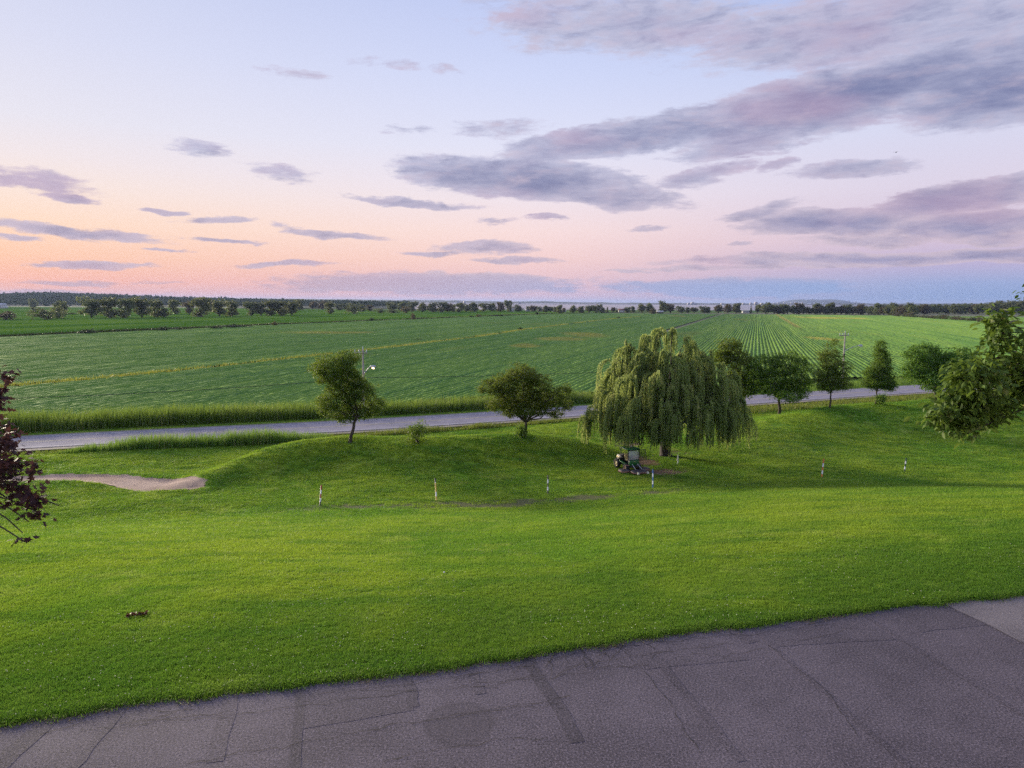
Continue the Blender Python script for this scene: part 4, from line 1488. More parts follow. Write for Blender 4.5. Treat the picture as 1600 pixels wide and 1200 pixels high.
x_, y_ = along_road(30000, -95, 20, 6.6, 12.5)
hh_ = (1.25 + 0.35 * vnoise(x_, y_, 7, 21) + 0.25 * vnoise(x_, y_, 1.6, 26) + 1.0 * rng.random(len(x_)) ** 1.6) * np.interp(x_, [-95, -20, 8, 20], [1.3, 1.15, 1.0, .5])
blade_field('reeds', 'tall green reeds in a band behind the road on the left', 'reeds', x_, y_, hh_, 0.085, M['leaf_reed'], 0.17)
x_, y_ = along_road(16000, 8, 190, 6.0, 13.0)
hh_ = 0.7 + 0.3 * vnoise(x_, y_, 6, 22) + 0.5 * rng.random(len(x_))
blade_field('tall_grass', 'rough tall grass between the road and the field on the right', 'grass', x_, y_, hh_, 0.08, M['leaf_reed'])
# reeds on the near side, left
c0, c1 = at(120, 705, 0), at(510, 690, 0)
x_, y_ = along_road(9000, c0[0], c1[0], -10.0, -6.2)
hh_ = (0.85 + 0.3 * vnoise(x_, y_, 4, 23) + 0.25 * vnoise(x_, y_, 1.2, 27) + 1.1 * rng.random(len(x_)) ** 2) * np.interp(x_, [c0[0], c0[0] + 5, c1[0] - 6, c1[0]], [.25, 1, 1, .5])
blade_field('reeds', 'tall reeds on the near roadside above the bunker', 'reeds', x_, y_, hh_, 0.07, M['leaf_reed'])
c2, c3 = at(940, 660, 0), at(40, 712, 0)
x_, y_ = along_road(11000, c1[0] - 2, c2[0] + 8, -8.5, -5.4)
hh_ = (0.45 + 0.3 * vnoise(x_, y_, 3, 24) + 0.35 * rng.random(len(x_)))
blade_field('weeds', 'pale roadside weeds behind the mound beside the shrub', 'weeds', x_, y_, hh_, 0.075, M['leaf_weed'], 0.35)
x_, y_ = along_road(3500, -75, c0[0] + 1, -9.5, -6.0)
blade_field('weeds', 'low weeds by the road at the far left', 'weeds', x_, y_, 0.25 + 0.4 * rng.random(len(x_)), 0.07, M['leaf_weed'], 0.35)
x_, y_ = along_road(14000, 24, 120, -13.5, -5.4)
hh_ = 0.4 + 0.25 * vnoise(x_, y_, 3, 25) + 0.35 * rng.random(len(x_))
blade_field('weeds', 'pale roadside weeds behind the right hand bank', 'weeds', x_, y_, hh_, 0.085, M['leaf_weed'], 0.35)
# mown verge of short grass at the far side of the road
x_, y_ = along_road(14000, -95, 150, 4.8, 7.0)
blade_field('verge_grass', 'short verge grass along the far side of the road', 'grass', x_, y_, 0.12 + 0.22 * rng.random(len(x_)), 0.06, M['leaf_reed'], 0.4)
# goldenrod strip between the sown blocks
n = 17000
seg_ = np.concatenate([[0], np.cumsum(np.hypot(*np.diff(GOLD, axis=0).T))])
u_ = seg_[-1] * rng.random(n) ** 1.25
x_ = np.interp(u_, seg_, GOLD[:, 0]) + rng.normal(0, 1.5, n)
y_ = np.interp(u_, seg_, GOLD[:, 1]) + rng.normal(0, 1.5, n)
k_ = (y_ > np.interp(x_, rx, ry) + 16) & (vnoise(u_, 0 * u_, 14, 31) + 0.5 * vnoise(u_, 0 * u_, 4, 32) > -0.5)
x_, y_ = x_[k_], y_[k_]
blade_field('goldenrod', 'yellow weedy strip running through the field on the left', 'weeds', x_, y_, 0.55 + 0.6 * rng.random(len(x_)), 0.22, M['leaf_gold'], 0.3)


# ------------------------------------------------------------------ background trees, hedges and woods
def unit_tree(seed, kind):
    """crown and trunk of a tree one metre high and about one wide"""
    global rng
    keep_ = rng
    rng = np.random.default_rng(seed)
    lb = []
    if kind == 'round':
        for _ in range(9):
            lb.append((rng.normal(0, .16), rng.normal(0, .16), rng.uniform(.16, .80), .25, .25, .2))
        th, nc = .16, 210
    elif kind == 'vase':       # poplar: narrow foot, broad top
        for _ in range(14):
            z_ = rng.uniform(.10, .86)
            s_ = .22 + .11 * z_
            lb.append((rng.normal(0, .13 + .08 * z_), rng.normal(0, .13 + .08 * z_), z_, s_, s_, .15))
        th, nc = .14, 240
    elif kind == 'bush':
        for _ in range(8):
            lb.append((rng.normal(0, .2), rng.normal(0, .2), rng.uniform(.2, .6), .26, .26, .33))
        th, nc = .12, 130
    else:                      # conifer
        for k in range(8):
            q_ = k / 7
            s_ = .34 * (1 - q_) + .05
            lb.append((rng.normal(0, .02), rng.normal(0, .02), .14 + .78 * q_, s_, s_, .09))
        th, nc = .15, 120
    me, cen = crown_mesh(lb, nc, 9, .085, .07, .05, .45, .1)
    tr = trunk_mesh(.03, (0, 0, th), lb[:6], None, 0, 6)
    rng = keep_
    return me, tr


M['leaf_dark'] = leafy('leaf_dark', (0.025, 0.045, 0.014), (0.07, 0.10, 0.03), trans=0.25, patch=3.0)
UT = {}
for kd in ('round', 'vase', 'bush', 'conifer'):
    for i_ in range(3):
        cm, tm = unit_tree(100 + i_ + 10 * len(kd), kd)
        for mk in ('leaf_far', 'leaf_far_brown', 'leaf_dark'):
            c2_ = cm.copy()
            c2_.materials.append(M[mk])
            UT[(kd, i_, mk)] = (c2_, tm)
        tm.materials.append(M['bark'])
_cnt = [0]


def bg_tree(name, label, px, top, foot, wpx, kind='round', brown=False, group=None, cat='tree', z=0.0, depth=None):
    if depth is None:
        base = at(px, foot, z)
    else:
        base = at_depth(px, foot, depth)
        base[2] = z
    hgt = (at_depth(px, top, base[1])[2] - base[2]) * 1.06
    wid_ = wpx * base[1] / F
    _cnt[0] += 1
    t_ = thing(name, label, cat, base, (_cnt[0] * 2.4) % 6.28, group)
    t_.scale = (wid_, wid_, max(hgt, 0.8))
    cm, tm = UT[(kind, _cnt[0] % 3, 'leaf_dark' if name == 'ditch_bush' and not brown else ('leaf_far_brown' if brown else 'leaf_far'))]
    link('crown', cm, None, t_)
    link('trunk', tm, None, t_)
    return t_


ORD = ['leftmost', 'second', 'third', 'fourth', 'fifth', 'sixth', 'seventh', 'eighth', 'ninth', 'tenth', 'eleventh', 'twelfth', 'thirteenth', 'fourteenth', 'fifteenth', 'sixteenth',
       'seventeenth', 'eighteenth', 'nineteenth', 'twentieth', 'twenty-first', 'twenty-second', 'twenty-third', 'twenty-fourth', 'twenty-fifth', 'twenty-sixth', 'twenty-seventh',
       'twenty-eighth', 'twenty-ninth', 'thirtieth', 'thirty-first']


def nth(i_, n_, what):
    return (ORD[i_] if i_ == 0 else ('rightmost' if i_ == n_ - 1 else ORD[i_] + ' from the left')) + ' ' + what


P, B_, RD, CF = 'vase', 'bush', 'round', 'conifer'
G1 = 'poplars at the far edge of the left meadow'
for a in [(143, 465, 497, 32, P, 'leftmost poplar of the dark row across the left meadow'), (172, 466, 497, 30, P, 'second poplar from the left in the meadow row'),
          (195, 467, 497, 28, P, 'third poplar from the left in the meadow row'), (222, 465, 496.5, 32, P, 'wide fourth poplar from the left in the meadow row'),
          (246, 469, 496, 22, P, 'slim fifth poplar from the left, beside a yellow green sapling'), (314, 465.5, 495.5, 32, P, 'tallest stand alone poplar right of the gap in the meadow row'),
          (343, 468, 495, 24, P, 'poplar with a narrow foot next to the tallest one, left of a white house'), (363, 470.5, 494.5, 24, P, 'small isolated poplar between two gaps in the meadow row'),
          (393, 472, 493.5, 22, P, 'first poplar of the dense clump ending the meadow row'), (408, 471, 493.5, 24, P, 'second poplar of the dense clump ending the meadow row'),
          (424, 470.5, 493.5, 22, P, 'third poplar of the dense clump ending the meadow row'), (440, 471, 493.5, 24, P, 'fourth poplar of the dense clump ending the meadow row'),
          (456, 470, 493, 24, P, 'last right hand poplar of the dense clump ending the meadow row')]:
    bg_tree('poplar_tree', a[5], a[0], a[1], a[2], a[3], a[4], False, G1)
for a in [(257, 480, 496, 16, RD, False, 'small yellow green sapling in the gap of the poplar row'), (274, 469, 491, 18, P, False, 'dark poplar set back behind the meadow row, right of the sapling'),
          (296, 471, 492, 16, P, True, 'thin brownish poplar left of the tallest one'), (330, 468, 488, 16, RD, False, 'far tree peeping between two poplars left of the white house'),
          (96, 467.5, 491, 20, RD, False, 'dark tree behind the big meadow thicket at far left'), (52, 467, 482, 14, RD, False, 'small dark far tree left of the white farm building'),
          (468, 467, 485, 18, RD, False, 'dark tree at the start of the lake view, right of the poplar clump'), (488, 469.5, 484, 18, RD, True, 'greyish tree in front of the lake, left of the lone square tree'),
          (503, 470, 484, 16, RD, True, 'second greyish tree in front of the lake, left of the lone square tree'), (516, 472, 490.5, 15, P, False, 'lone square shaped tree standing in the meadow before the lake')]:
    bg_tree('poplar_tree' if a[4] == P else 'broadleaf_tree', a[6], *a[:6])
for a in [(76, 477, 499.5, 34, False, 'big rounded thicket standing in the left meadow'), (90, 472, 498, 20, False, 'taller right half of the thicket in the left meadow'),
          (10, 486, 500, 34, True, 'pale brown thicket at the left edge of the meadow'), (54, 478, 485.5, 11, False, 'small grey green bush under the far left tree'),
          (110, 488, 491, 16, False, 'low dark bush between the thicket and the poplars'), (553, 473, 490.5, 26, False, 'round bushy thicket right of the lone square tree'),
          (592, 480, 489.5, 16, False, 'small round bush, first of three before the shore wood'), (612, 481, 489.5, 20, False, 'middle round bush of the three before the shore wood'),
          (635, 478, 489.5, 19, True, 'pale round bush, last of three before the shore wood')]:
    bg_tree('thicket', a[5], a[0], a[1], a[2], a[3], B_, a[4], None, 'bush')
# wood along the shore, middle
G2 = 'trees of the shore wood'
for i_, a in enumerate(sorted([(612, 472, 486, 18), (628, 471, 486, 20), (645, 471.5, 486, 18), (660, 473, 488, 18), (676, 472, 488, 20), (690, 472.5, 488, 18), (700, 474, 488, 15), (708, 475, 487.5, 13),
                        (718, 473.5, 488, 16), (729, 475, 487.5, 14), (741, 472, 487.5, 20), (756, 474, 487, 18), (769, 473.5, 487, 18), (782, 471.5, 487, 16), (795, 469.5, 487, 13),
                        (565, 476, 487, 16), (578, 477, 486, 14), (530, 475, 485, 14), (541, 474.5, 485, 13)])):
    bg_tree('broadleaf_tree', nth(i_, 19, 'tree of the grey green wood along the shore'), a[0], a[1], a[2], a[3], RD if i_ % 3 else P, i_ % 7 == 3, G2)
G3 = 'trees among the lakeside houses'
for i_, a in enumerate(sorted([(810, 476, 487.5, 15), (825, 478, 487, 9), (834, 476, 488, 13), (843, 478.5, 487.5, 10), (852, 477, 488, 12), (860, 478, 488, 12), (874, 476, 490, 13), (868, 479, 488.5, 9), (880, 480, 489, 9),
                        (895, 477, 489, 12), (908, 478, 489, 13), (920, 475.5, 489, 18), (933, 475.5, 489, 16), (942, 480, 489, 10), (958, 479, 488.5, 8), (980, 479.5, 488.5, 13), (989, 478, 488.5, 9),
                        (1003, 473, 489, 16), (1015, 473.5, 489, 16), (1035, 469.5, 489.5, 16), (1048, 473, 489.5, 20), (1064, 478, 489, 16), (1074, 479.5, 489, 9), (1085, 479, 489, 14), (1100, 478, 489.5, 16),
                        (1106, 479, 489.5, 10), (1122, 475, 489.5, 17), (1137, 475, 489.5, 17), (1151, 473, 489.5, 18), (1183, 474, 490, 14), (1196, 472.5, 490.5, 18)])):
    bg_tree('broadleaf_tree', nth(i_, 31, 'tree of the broken lakeside line beyond the field'), a[0], a[1], a[2], a[3], RD, i_ % 6 == 2 or a[0] in (1122, 1137), G3)
for a in [(949, 479, 488.5, 6, 'left one of two small dark conifers before the lake'), (964, 481, 488.5, 6, 'right one of two small dark conifers before the lake'), (1173, 476, 490, 5, 'thin dark column of a conifer by the long white house')]:
    bg_tree('conifer_tree', a[4], a[0], a[1], a[2], a[3], CF)
bg_tree('red_leaved_tree', 'small reddish brown tree beside the shed at the end of the field', 1021, 481.5, 491, 12, RD, True)
G4 = 'trees of the wood behind the field on the right'
for i_, x in enumerate(np.arange(1208, 1432, 8.2)):
    foot = float(np.interp(x, [1200, 1340, 1430], [490.5, 491.3, 494.5]))
    bg_tree('broadleaf_tree', 'tree in the mixed wood lining the far right end of the field', x + random.uniform(-2, 2), 475.5 + 2.5 * math.sin(i_ * 2.1) + random.uniform(-1.5, 2), foot, random.uniform(15, 23), RD, i_ % 4 == 1, G4)
G5 = 'trees of the wooded rise at the right'
for i_, x in enumerate(np.arange(1380, 1680, 6.5)):
    top = float(np.interp(x, [1400, 1440, 1470, 1530, 1575, 1610, 1680], [475, 474.5, 476, 473.5, 468.5, 469.5, 470])) + random.uniform(-.8, 1.2)
    bg_tree('broadleaf_tree', 'tree on the dark wooded rise at the far right', x + random.uniform(-2, 2), top, 489.5 + random.uniform(0, 1.5), random.uniform(15, 22), RD, i_ % 6 == 4, G5, z=0.0)
G6 = 'bushes of the hedge running in from the right'
for i_, x in enumerate(np.arange(1405, 1600, 9.0)):
    foot = float(np.interp(x, [1400, 1460, 1545, 1600], [494.5, 498.5, 504, 508]))
    bg_tree('hedge_bush', nth(i_, 22, 'bush of the brown green hedge edging the field'), x, foot - random.uniform(5, 10) * (1.3 if 1470 < x < 1490 else 1), foot, random.uniform(12, 20), B_, i_ % 2 == 0, G6, 'bush')
# bushes on the ditch
for a in [(140, 512, 522.5, 30, False, 'big dark bush on the ditch, the leftmost one'), (254, 509.5, 518, 17, False, 'dome shaped dark bush on the ditch below the poplars'), (283, 511, 516.5, 20, False, 'low dark bush on the ditch right of the dome shaped one'),
          (336, 507.5, 514.5, 22, False, 'dark bush on the ditch below the tallest poplar'), (362, 506, 513, 26, False, 'wide dark bush on the ditch below the isolated poplar'), (380, 506, 512, 20, False, 'right half of the wide bush on the ditch'),
          (428, 500, 509.5, 9, True, 'thin twiggy bush on the ditch below the poplar clump'), (581, 496, 502.5, 9, False, 'small dark round bush alone on the ditch below the lone tree'), (645, 487, 500, 9, True, 'tall reddish twiggy bush on the ditch'),
          (735, 492, 496.5, 9, False, 'little dark bush on the ditch, left of a pair'), (748, 490.5, 496, 9, True, 'little brown bush on the ditch, right of a pair'), (773, 491, 494.8, 11, False, 'low bush on the far ditch, left of the last one'),
          (784, 490.5, 494.6, 8, False, 'last low bush on the far ditch'), (839, 487, 492, 8, False, 'bush on the ditch in front of the white cottages'), (653, 528, 533, 10, False, 'lone dark bush in the yellow strip of the field'),
          (814, 510, 516.5, 8, False, 'lone small bush in the middle of the field'), (966, 494.5, 498, 6, False, 'tiny bush near the far end of the field')]:
    bg_tree('ditch_bush', a[5], a[0], a[1], a[2], a[3], B_, a[4], None, 'bush')
# rank growth along the ditch
n = 22000
u_ = rng.uniform(60, DU[-1], n)
v_ = np.interp(u_, DU, DV) + 0.6 + rng.normal(0, 1.5, n)
x_, y_ = u_ * U[0] + v_ * V[0], u_ * U[1] + v_ * V[1]
M['leaf_ditch'] = leafy('leaf_ditch', (0.02, 0.04, 0.012), (0.06, 0.085, 0.025), trans=0.2, patch=0.05)
blade_field('ditch_growth', 'dark rank growth along the ditch across the left of the plain', 'weeds', x_, y_, 1.0 + 0.7 * rng.random(n) + 0.6 * vnoise(x_, y_, 30, 41), 0.45, M['leaf_ditch'], 0.3)

# wooded ridge at far left, too far to tell the trees apart
M['forest_floor'] = simple('forest_floor', (0.035, 0.055, 0.025), 0.95, var=0.3, scale=0.01)
n = 26000
px_ = rng.uniform(-260, 640, n)
dep = rng.uniform(1750, 2700, n)
x_ = (px_ - 800) / F * dep
prof_h = np.interp(px_, [-260, 0, 60, 130, 280, 400, 560, 640], [24, 25, 29, 27, 15, 9, 3, 2]) * ss(1750, 2500, dep)
cl = vnoise(x_, dep, 28, 51) * 4 + vnoise(x_, dep, 11, 52) * 2.5
pts = np.stack([x_, dep, prof_h + 8 + cl + rng.normal(0, 2.0, n)], 1)
v, f = leaf_quads(pts, 9.0, 7.0, 0.0)
low = pts.copy()
tag(link('woodland', np_mesh('woodland', v, f, False, {'rnd': ('FACE', rng.random(n))}), M['leaf_ridge']), 'long wooded ridge on the horizon at the left', 'woods', kind='stuff')
# the rise that carries it, reaching the ground
ux, ud = np.meshgrid(np.linspace(-260, 640, 90), np.linspace(1650, 3600, 30))
hx = (ux - 800) / F * ud
hz_ = np.interp(ux, [-260, 0, 60, 130, 280, 400, 560, 640], [24, 25, 29, 27, 15, 9, 3, 2]) * ss(1750, 2500, ud) * (1 - ss(2800, 3600, ud)) + 3.5 * ss(1700, 1800, ud) - 0.5
i_, j_ = np.meshgrid(np.arange(29), np.arange(89), indexing='ij')
hf = np.stack([i_ * 90 + j_, i_ * 90 + j_ + 1, (i_ + 1) * 90 + j_ + 1, (i_ + 1) * 90 + j_], -1).reshape(-1, 4)
tag(link('wooded_hill', np_mesh('wooded_hill', np.stack([hx, ud, hz_], -1).reshape(-1, 3), hf, True), M['forest_floor']), kind='structure')

# ------------------------------------------------------------------ lake, far shore, distant hill
m, t, out = material('water')
g = t.n('ShaderNodeNewGeometry').outputs['Position']
p = t.n('ShaderNodeBsdfPrincipled')
p.inputs['Base Color'].default_value = (0.05, 0.08, 0.11, 1)
p.inputs['Roughness'].default_value = 0.22
b = t.n('ShaderNodeBump')
b.inputs['Strength'].default_value = 0.35
b.inputs['Distance'].default_value = 0.5
t.put(b.inputs['Height'], t.noise(t.mapping(g, scale=(0.05, 0.2, 1)), 1.0, 4, 0.6))
t.put(p.inputs['Normal'], b.outputs[0])
t.put(out.inputs[0], p.outputs[0])
M['water'] = m
tag(link('lake_water', np_mesh('lake_water', [(-26000, 1150, -2.5), (26000, 1150, -2.5), (26000, 40000, -2.5), (-26000, 40000, -2.5)], np.array([[0, 1, 2, 3]])), M['water']), kind='structure')


def far_ridge(name, depth, thick, px_top, mat, rough=6.0):
    xs_ = np.linspace(px_top[0][0], px_top[-1][0], 260)
    tops = np.interp(xs_, [q[0] for q in px_top], [q[1] for q in px_top])
    rows_ = []
    for k, q_ in enumerate(np.linspace(0, 1, 9)):
        dp = depth + thick * q_
        zz_ = np.array([at_depth(x, y, depth + thick * 0.5)[2] for x, y in zip(xs_, tops)])
        zz_ = -3 + (zz_ + 3 + vnoise(xs_ * 3, xs_ * 0, 7, 61) * rough * 0.5 + rng.normal(0, rough * 0.25, len(xs_))) * math.sin(math.pi * min(q_ * 0.9 + 0.05, 1.0)) ** 0.6
        xx_ = (xs_ - 800) / F * (depth + thick * 0.5)
        rows_.append(np.stack([xx_, np.full(len(xs_), dp), zz_], 1))
    K = len(xs_)
    v_ = np.concatenate(rows_)
    i_, j_ = np.meshgrid(np.arange(8), np.arange(K - 1), indexing='ij')
    f_ = np.stack([i_ * K + j_, i_ * K + j_ + 1, (i_ + 1) * K + j_ + 1, (i_ + 1) * K + j_], -1).reshape(-1, 4)
    return tag(link(name, np_mesh(name, v_, f_, False), mat), kind='structure')


M['far_forest'] = simple('far_forest', (0.02, 0.035, 0.025), 0.95, var=0.3, scale=0.003)
far_ridge('far_shore', 6200, 900, [(-700, 463), (0, 464), (200, 465.5), (400, 466.5), (560, 468), (700, 469.5), (800, 471.3), (855, 470.6), (885, 472.3), (960, 473), (1020, 473.7), (1100, 474), (1190, 474.2), (1400, 474.5), (2400, 474)], M['far_forest'])
far_ridge('hill', 12500, 1500, [(1205, 475), (1222, 473.4), (1232, 469.5), (1245, 467.8), (1256, 469.3), (1264, 468), (1276, 468.2), (1282, 469), (1292, 467.6), (1299, 468.4), (1306, 471.4), (1318, 472), (1345, 474.5)], M['far_forest'], 3.0)


# ------------------------------------------------------------------ houses and city blocks
M['wall_white'] = simple('wall_white', (0.72, 0.70, 0.68), 0.7, var=0.08, scale=0.5)
M['wall_wood'] = simple('wall_wood', (0.16, 0.13, 0.10), 0.8, var=0.2, scale=1.5)
M['roof_grey'] = simple('roof_grey', (0.22, 0.22, 0.24), 0.7, var=0.2, scale=1.0)
M['roof_pale'] = simple('roof_pale', (0.55, 0.55, 0.58), 0.5, var=0.1, scale=1.0)
M['roof_red'] = simple('roof_red', (0.22, 0.10, 0.08), 0.8, var=0.2, scale=1.0)
M['glass_dark'] = simple('glass_dark', (0.03, 0.035, 0.045), 0.1, var=0.1)


def house(label, px, foot, wpx, hpx, wall='wall_white', roof='roof_grey', rot=0.0, name='house', roof_share=0.42, z=0.0):
    base = at(px, foot, z)
    k = base[1] / F
    W_, H_ = wpx * k, hpx * k
    t_ = thing(name, label, 'house' if name == 'house' else 'shed', base, rot)
    hw_, D_ = H_ * (1 - roof_share), max(4.5, W_ * 0.55)
    MB().box((0, 0, hw_ / 2 - .1), (W_, D_, hw_ + .2)).build('wall', M[wall], t_)
    r_ = MB()
    o_ = 0.35
    v_ = np.array([(-W_ / 2 - o_, -D_ / 2 - o_, hw_), (W_ / 2 + o_, -D_ / 2 - o_, hw_), (W_ / 2 + o_, D_ / 2 + o_, hw_), (-W_ / 2 - o_, D_ / 2 + o_, hw_), (-W_ / 2 - o_, 0, H_), (W_ / 2 + o_, 0, H_)])
    r_.add(v_, [[0, 1, 5, 4], [2, 3, 4, 5], [0, 3, 2, 1]], [[0, 4, 3], [1, 2, 5]])
    r_.build('roof', M[roof], t_)
    for xx in np.linspace(-W_ * .34, W_ * .34, 3):
        if abs(xx) < 0.1 and name == 'house':
            MB().box((xx, -D_ / 2 - .03, min(1.0, hw_ * .42)), (0.95, .07, min(2.0, hw_ * .8))).build('door', M['wall_wood'], t_)
        else:
            MB().box((xx, -D_ / 2 - .03, hw_ * .55), (1.3, .07, hw_ * .38)).build('window', M['glass_dark'], t_)
    return t_


house('grey roofed barn cut by the left edge of the view', -4, 482, 24, 8, 'wall_white', 'roof_pale', 0.1)
house('low white farm building before the far left woods', 68, 475, 6, 3.6)
house('white gabled house between two poplars in the left meadow', 331, 480, 6, 6.5, rot=1.2)
house('tiny white cottage among the bushes before the shore wood', 647, 485.5, 5, 3)
for a in [(800, 487, 6, 5, 'white cottage at the right end of the shore wood'), (824, 487, 6, 3.6, 'small white cottage, second from the shore wood'), (832, 486.6, 6, 3.4, 'grey roofed cottage beside the small white one'),
          (844, 487, 8, 3.6, 'white cottage in the middle of the lakeside group'), (868, 487.6, 9, 3.4, 'white cottage behind the tree in the lakeside group'), (881, 488, 7, 3.2, 'rightmost white cottage of the lakeside group')]:
    house(a[4], *a[:4], roof='roof_pale' if a[0] != 832 else 'roof_grey')
house('pale house with a red roof right of the conifers', 971, 488.5, 9, 6, 'wall_white', 'roof_red')
house('long low white house behind the end of the field', 1166, 488.8, 12, 3.2, 'wall_white', 'roof_grey')
house('dark wooden shed with a pale roof at the end of the field', 1031, 490.5, 10, 5, 'wall_wood', 'roof_pale', -0.15, 'shed', 0.4)
M['block_pale'] = simple('block_pale', (0.34, 0.31, 0.31), 0.6, var=0.06, scale=0.02)
GB = 'pale buildings on the far shore'
for i_, (px, top, wpx, dp) in enumerate([(716, 470, 4, 6150), (721, 471, 3, 6150), (726, 470.3, 3, 6150), (812, 471, 3, 6150), (1076, 473, 4, 6150), (1082, 471.6, 4, 6150), (1086, 473, 4, 6150), (1128, 473, 3, 6150), (1162, 473, 4, 6150),
                                         (1173, 472.6, 3, 6150), (1181, 471.4, 4, 6150), (1190, 473, 3, 6150)]):
    base = at_depth(px, 475, dp)
    base[2] = -2.4
    k = dp / F
    H_ = at_depth(px, top, dp)[2] + 2.4
    t_ = thing('city_building', nth(i_, 12, 'pale building on the far lake shore'), 'building', base, 0.2 * (i_ % 3), GB)
    MB().box((0, 0, H_ * .42), (wpx * k, 22, H_ * .84)).build('wall', M['block_pale'], t_)
    MB().box((wpx * k * .1, 0, H_ * .92), (wpx * k * .6, 14, H_ * .16)).build('rooftop', M['roof_pale'], t_)
GC = 'pale buildings below the distant hill'
for i_, px in enumerate([1210, 1216, 1226, 1231, 1237, 1243, 1249, 1254]):
    dp = 12350
    base = at_depth(px, 475, dp)
    base[2] = -2.4
    H_ = at_depth(px, 472.6 - (i_ % 3) * .5, dp)[2] + 2.4
    t_ = thing('city_building', nth(i_, 8, 'pale building at the foot of the distant hill'), 'building', base, 0, GC)
    MB().box((0, 0, H_ * .42), (36, 30, H_ * .84)).build('wall', M['block_pale'], t_)
    MB().box((4, 0, H_ * .92), (20, 16, H_ * .16)).build('rooftop', M['roof_pale'], t_)
GD = 'towers right of the distant hill'
for i_, (px, top) in enumerate([(1269, 466.5), (1310, 470), (1317, 469.5), (1326, 469.3), (1337, 470.6)]):
    dp = 13200
    base = at_depth(px, 475, dp)
    base[2] = -2.4
    H_ = at_depth(px, top, dp)[2] + 2.4
    t_ = thing('tower_block', nth(i_, 5, 'faint tower on the skyline by the distant hill'), 'tower', base, 0, GD)
    MB().box((0, 0, H_ * .45), (24, 24, H_ * .9)).build('wall', M['roof_grey'], t_)
    MB().box((0, 0, H_ * .95), (12, 12, H_ * .1)).build('rooftop', M['roof_grey'], t_)

# ------------------------------------------------------------------ the building the view is taken from
ch = thing('clubhouse', 'long two storey building behind the parking lot with upper windows', 'building', (0, -1.6, ASPH))
MB().box((0, -6.5, 4.6), (52, 13, 9.6)).build('wall', M['wall_white'], ch)
rfm = MB()
rfm.add(np.array([(-26.8, .7, 9.45), (26.8, .7, 9.45), (26.8, -13.8, 9.45), (-26.8, -13.8, 9.45), (-26.8, -6.5, 12.6), (26.8, -6.5, 12.6)]), [[0, 1, 5, 4], [2, 3, 4, 5], [0, 3, 2, 1]], [[0, 4, 3], [1, 2, 5]])
rfm.build('roof', M['roof_grey'], ch)
for zz_ in (1.9, 6.6):
    for xx_ in np.arange(-24, 24.1, 4.0):
        wn = MB().box((xx_, .03, zz_), (1.9, .08, 1.7)).build('window', M['glass_dark'], ch)
        MB().box((xx_, .07, zz_ - .92), (2.2, .18, .1)).build('sill', M['roof_pale'], wn)

# ------------------------------------------------------------------ utility poles, street lamps, cable
M['pole_wood'] = simple('pole_wood', (0.34, 0.30, 0.27), 0.85, var=0.25, scale=3, bump=0.4)
M['steel'] = simple('steel', (0.45, 0.46, 0.48), 0.4, metal=0.7, var=0.1)
M['ceramic'] = simple('ceramic', (0.55, 0.6, 0.68), 0.3)
M['black'] = simple('black', (0.02, 0.02, 0.022), 0.5)
m, t, out = material('lamp_glow')
e = t.n('ShaderNodeEmission')
e.inputs[0].default_value = (1.0, 0.72, 0.38, 1)
e.inputs[1].default_value = 14.0
t.put(out.inputs[0], e.outputs[0])
M['lamp_glow'] = m
M['lamp_off'] = simple('lamp_off', (0.6, 0.62, 0.65), 0.3)


def utility_pole(label, base, H_, arm_h, lit, arm_len=1.5, lamp=True):
    t_ = thing('utility_pole', label, 'pole', base, 0, 'utility poles along the road')
    MB().tube([(0, 0, -.3), (0, 0, H_ * .5), (0, 0, H_)], [.17, .14, .10], 10).build('pole', M['pole_wood'], t_, True)
    ca = MB().box((-.25, -.16, H_ - .45), (1.7, .12, .14)).build('crossarm', M['pole_wood'], t_)
    for xx in (-1.0, -.45, .5):
        MB().lathe([(.0, .36), (.05, .34), (.075, .26), (.04, .2), (.075, .14), (.04, .06), (.04, 0)], (xx, -.16, H_ - .38), sides=8).build('insulator', M['ceramic'], ca, True)
    MB().lathe([(.0, .38), (.05, .36), (.075, .26), (.04, .2), (.075, .14), (.04, .06), (.04, 0)], (0, 0, H_), sides=8).build('insulator', M['ceramic'], t_, True)
    MB().lathe([(.20, -.12), (.21, 0), (.20, .12)], (0, 0, arm_h - 1.6), sides=10).build('band', M['black'], t_)
    if lamp:
        q_ = np.linspace(0, 1, 8)
        MB().tube(np.stack([.1 + arm_len * q_, -.1 * q_, arm_h - 1.0 + 1.0 * np.sin(q_ * 1.5)], 1), np.full(8, .05), 6).build('lamp_arm', M['steel'], t_, True)
        MB().tube([(.1, 0, arm_h - .75), (.1 + arm_len * .4, -.04, arm_h - .45)], [.03, .03], 5).build('brace', M['steel'], t_)
        hd = MB().lathe([(.0, -.42), (.12, -.36), (.2, -.05), (.2, .2), (.1, .34), (0, .36)], (.1 + arm_len + .3, -.1, arm_h + .02), 'X', 12).build('lamp_head', M['steel'], t_, True)
        MB().lathe([(.0, -.17), (.10, -.15), (.18, -.06), (.2, .02)], (.1 + arm_len + .32, -.1, arm_h - .09), sides=12).build('lamp_globe', M['lamp_glow'] if lit else M['lamp_off'], hd, True)
    return t_


def pole_at(px, off):
    # the pole stands off metres behind the road's centre line, in direction px
    d = ray(px, 600)
    ts = np.linspace(40, 300, 3000)
    k = np.argmax(d[1] / d[1] * ts > np.interp(d[0] / d[1] * ts, rx, ry) + off)
    return np.array([d[0] / d[1] * ts[k], ts[k], 0.0])


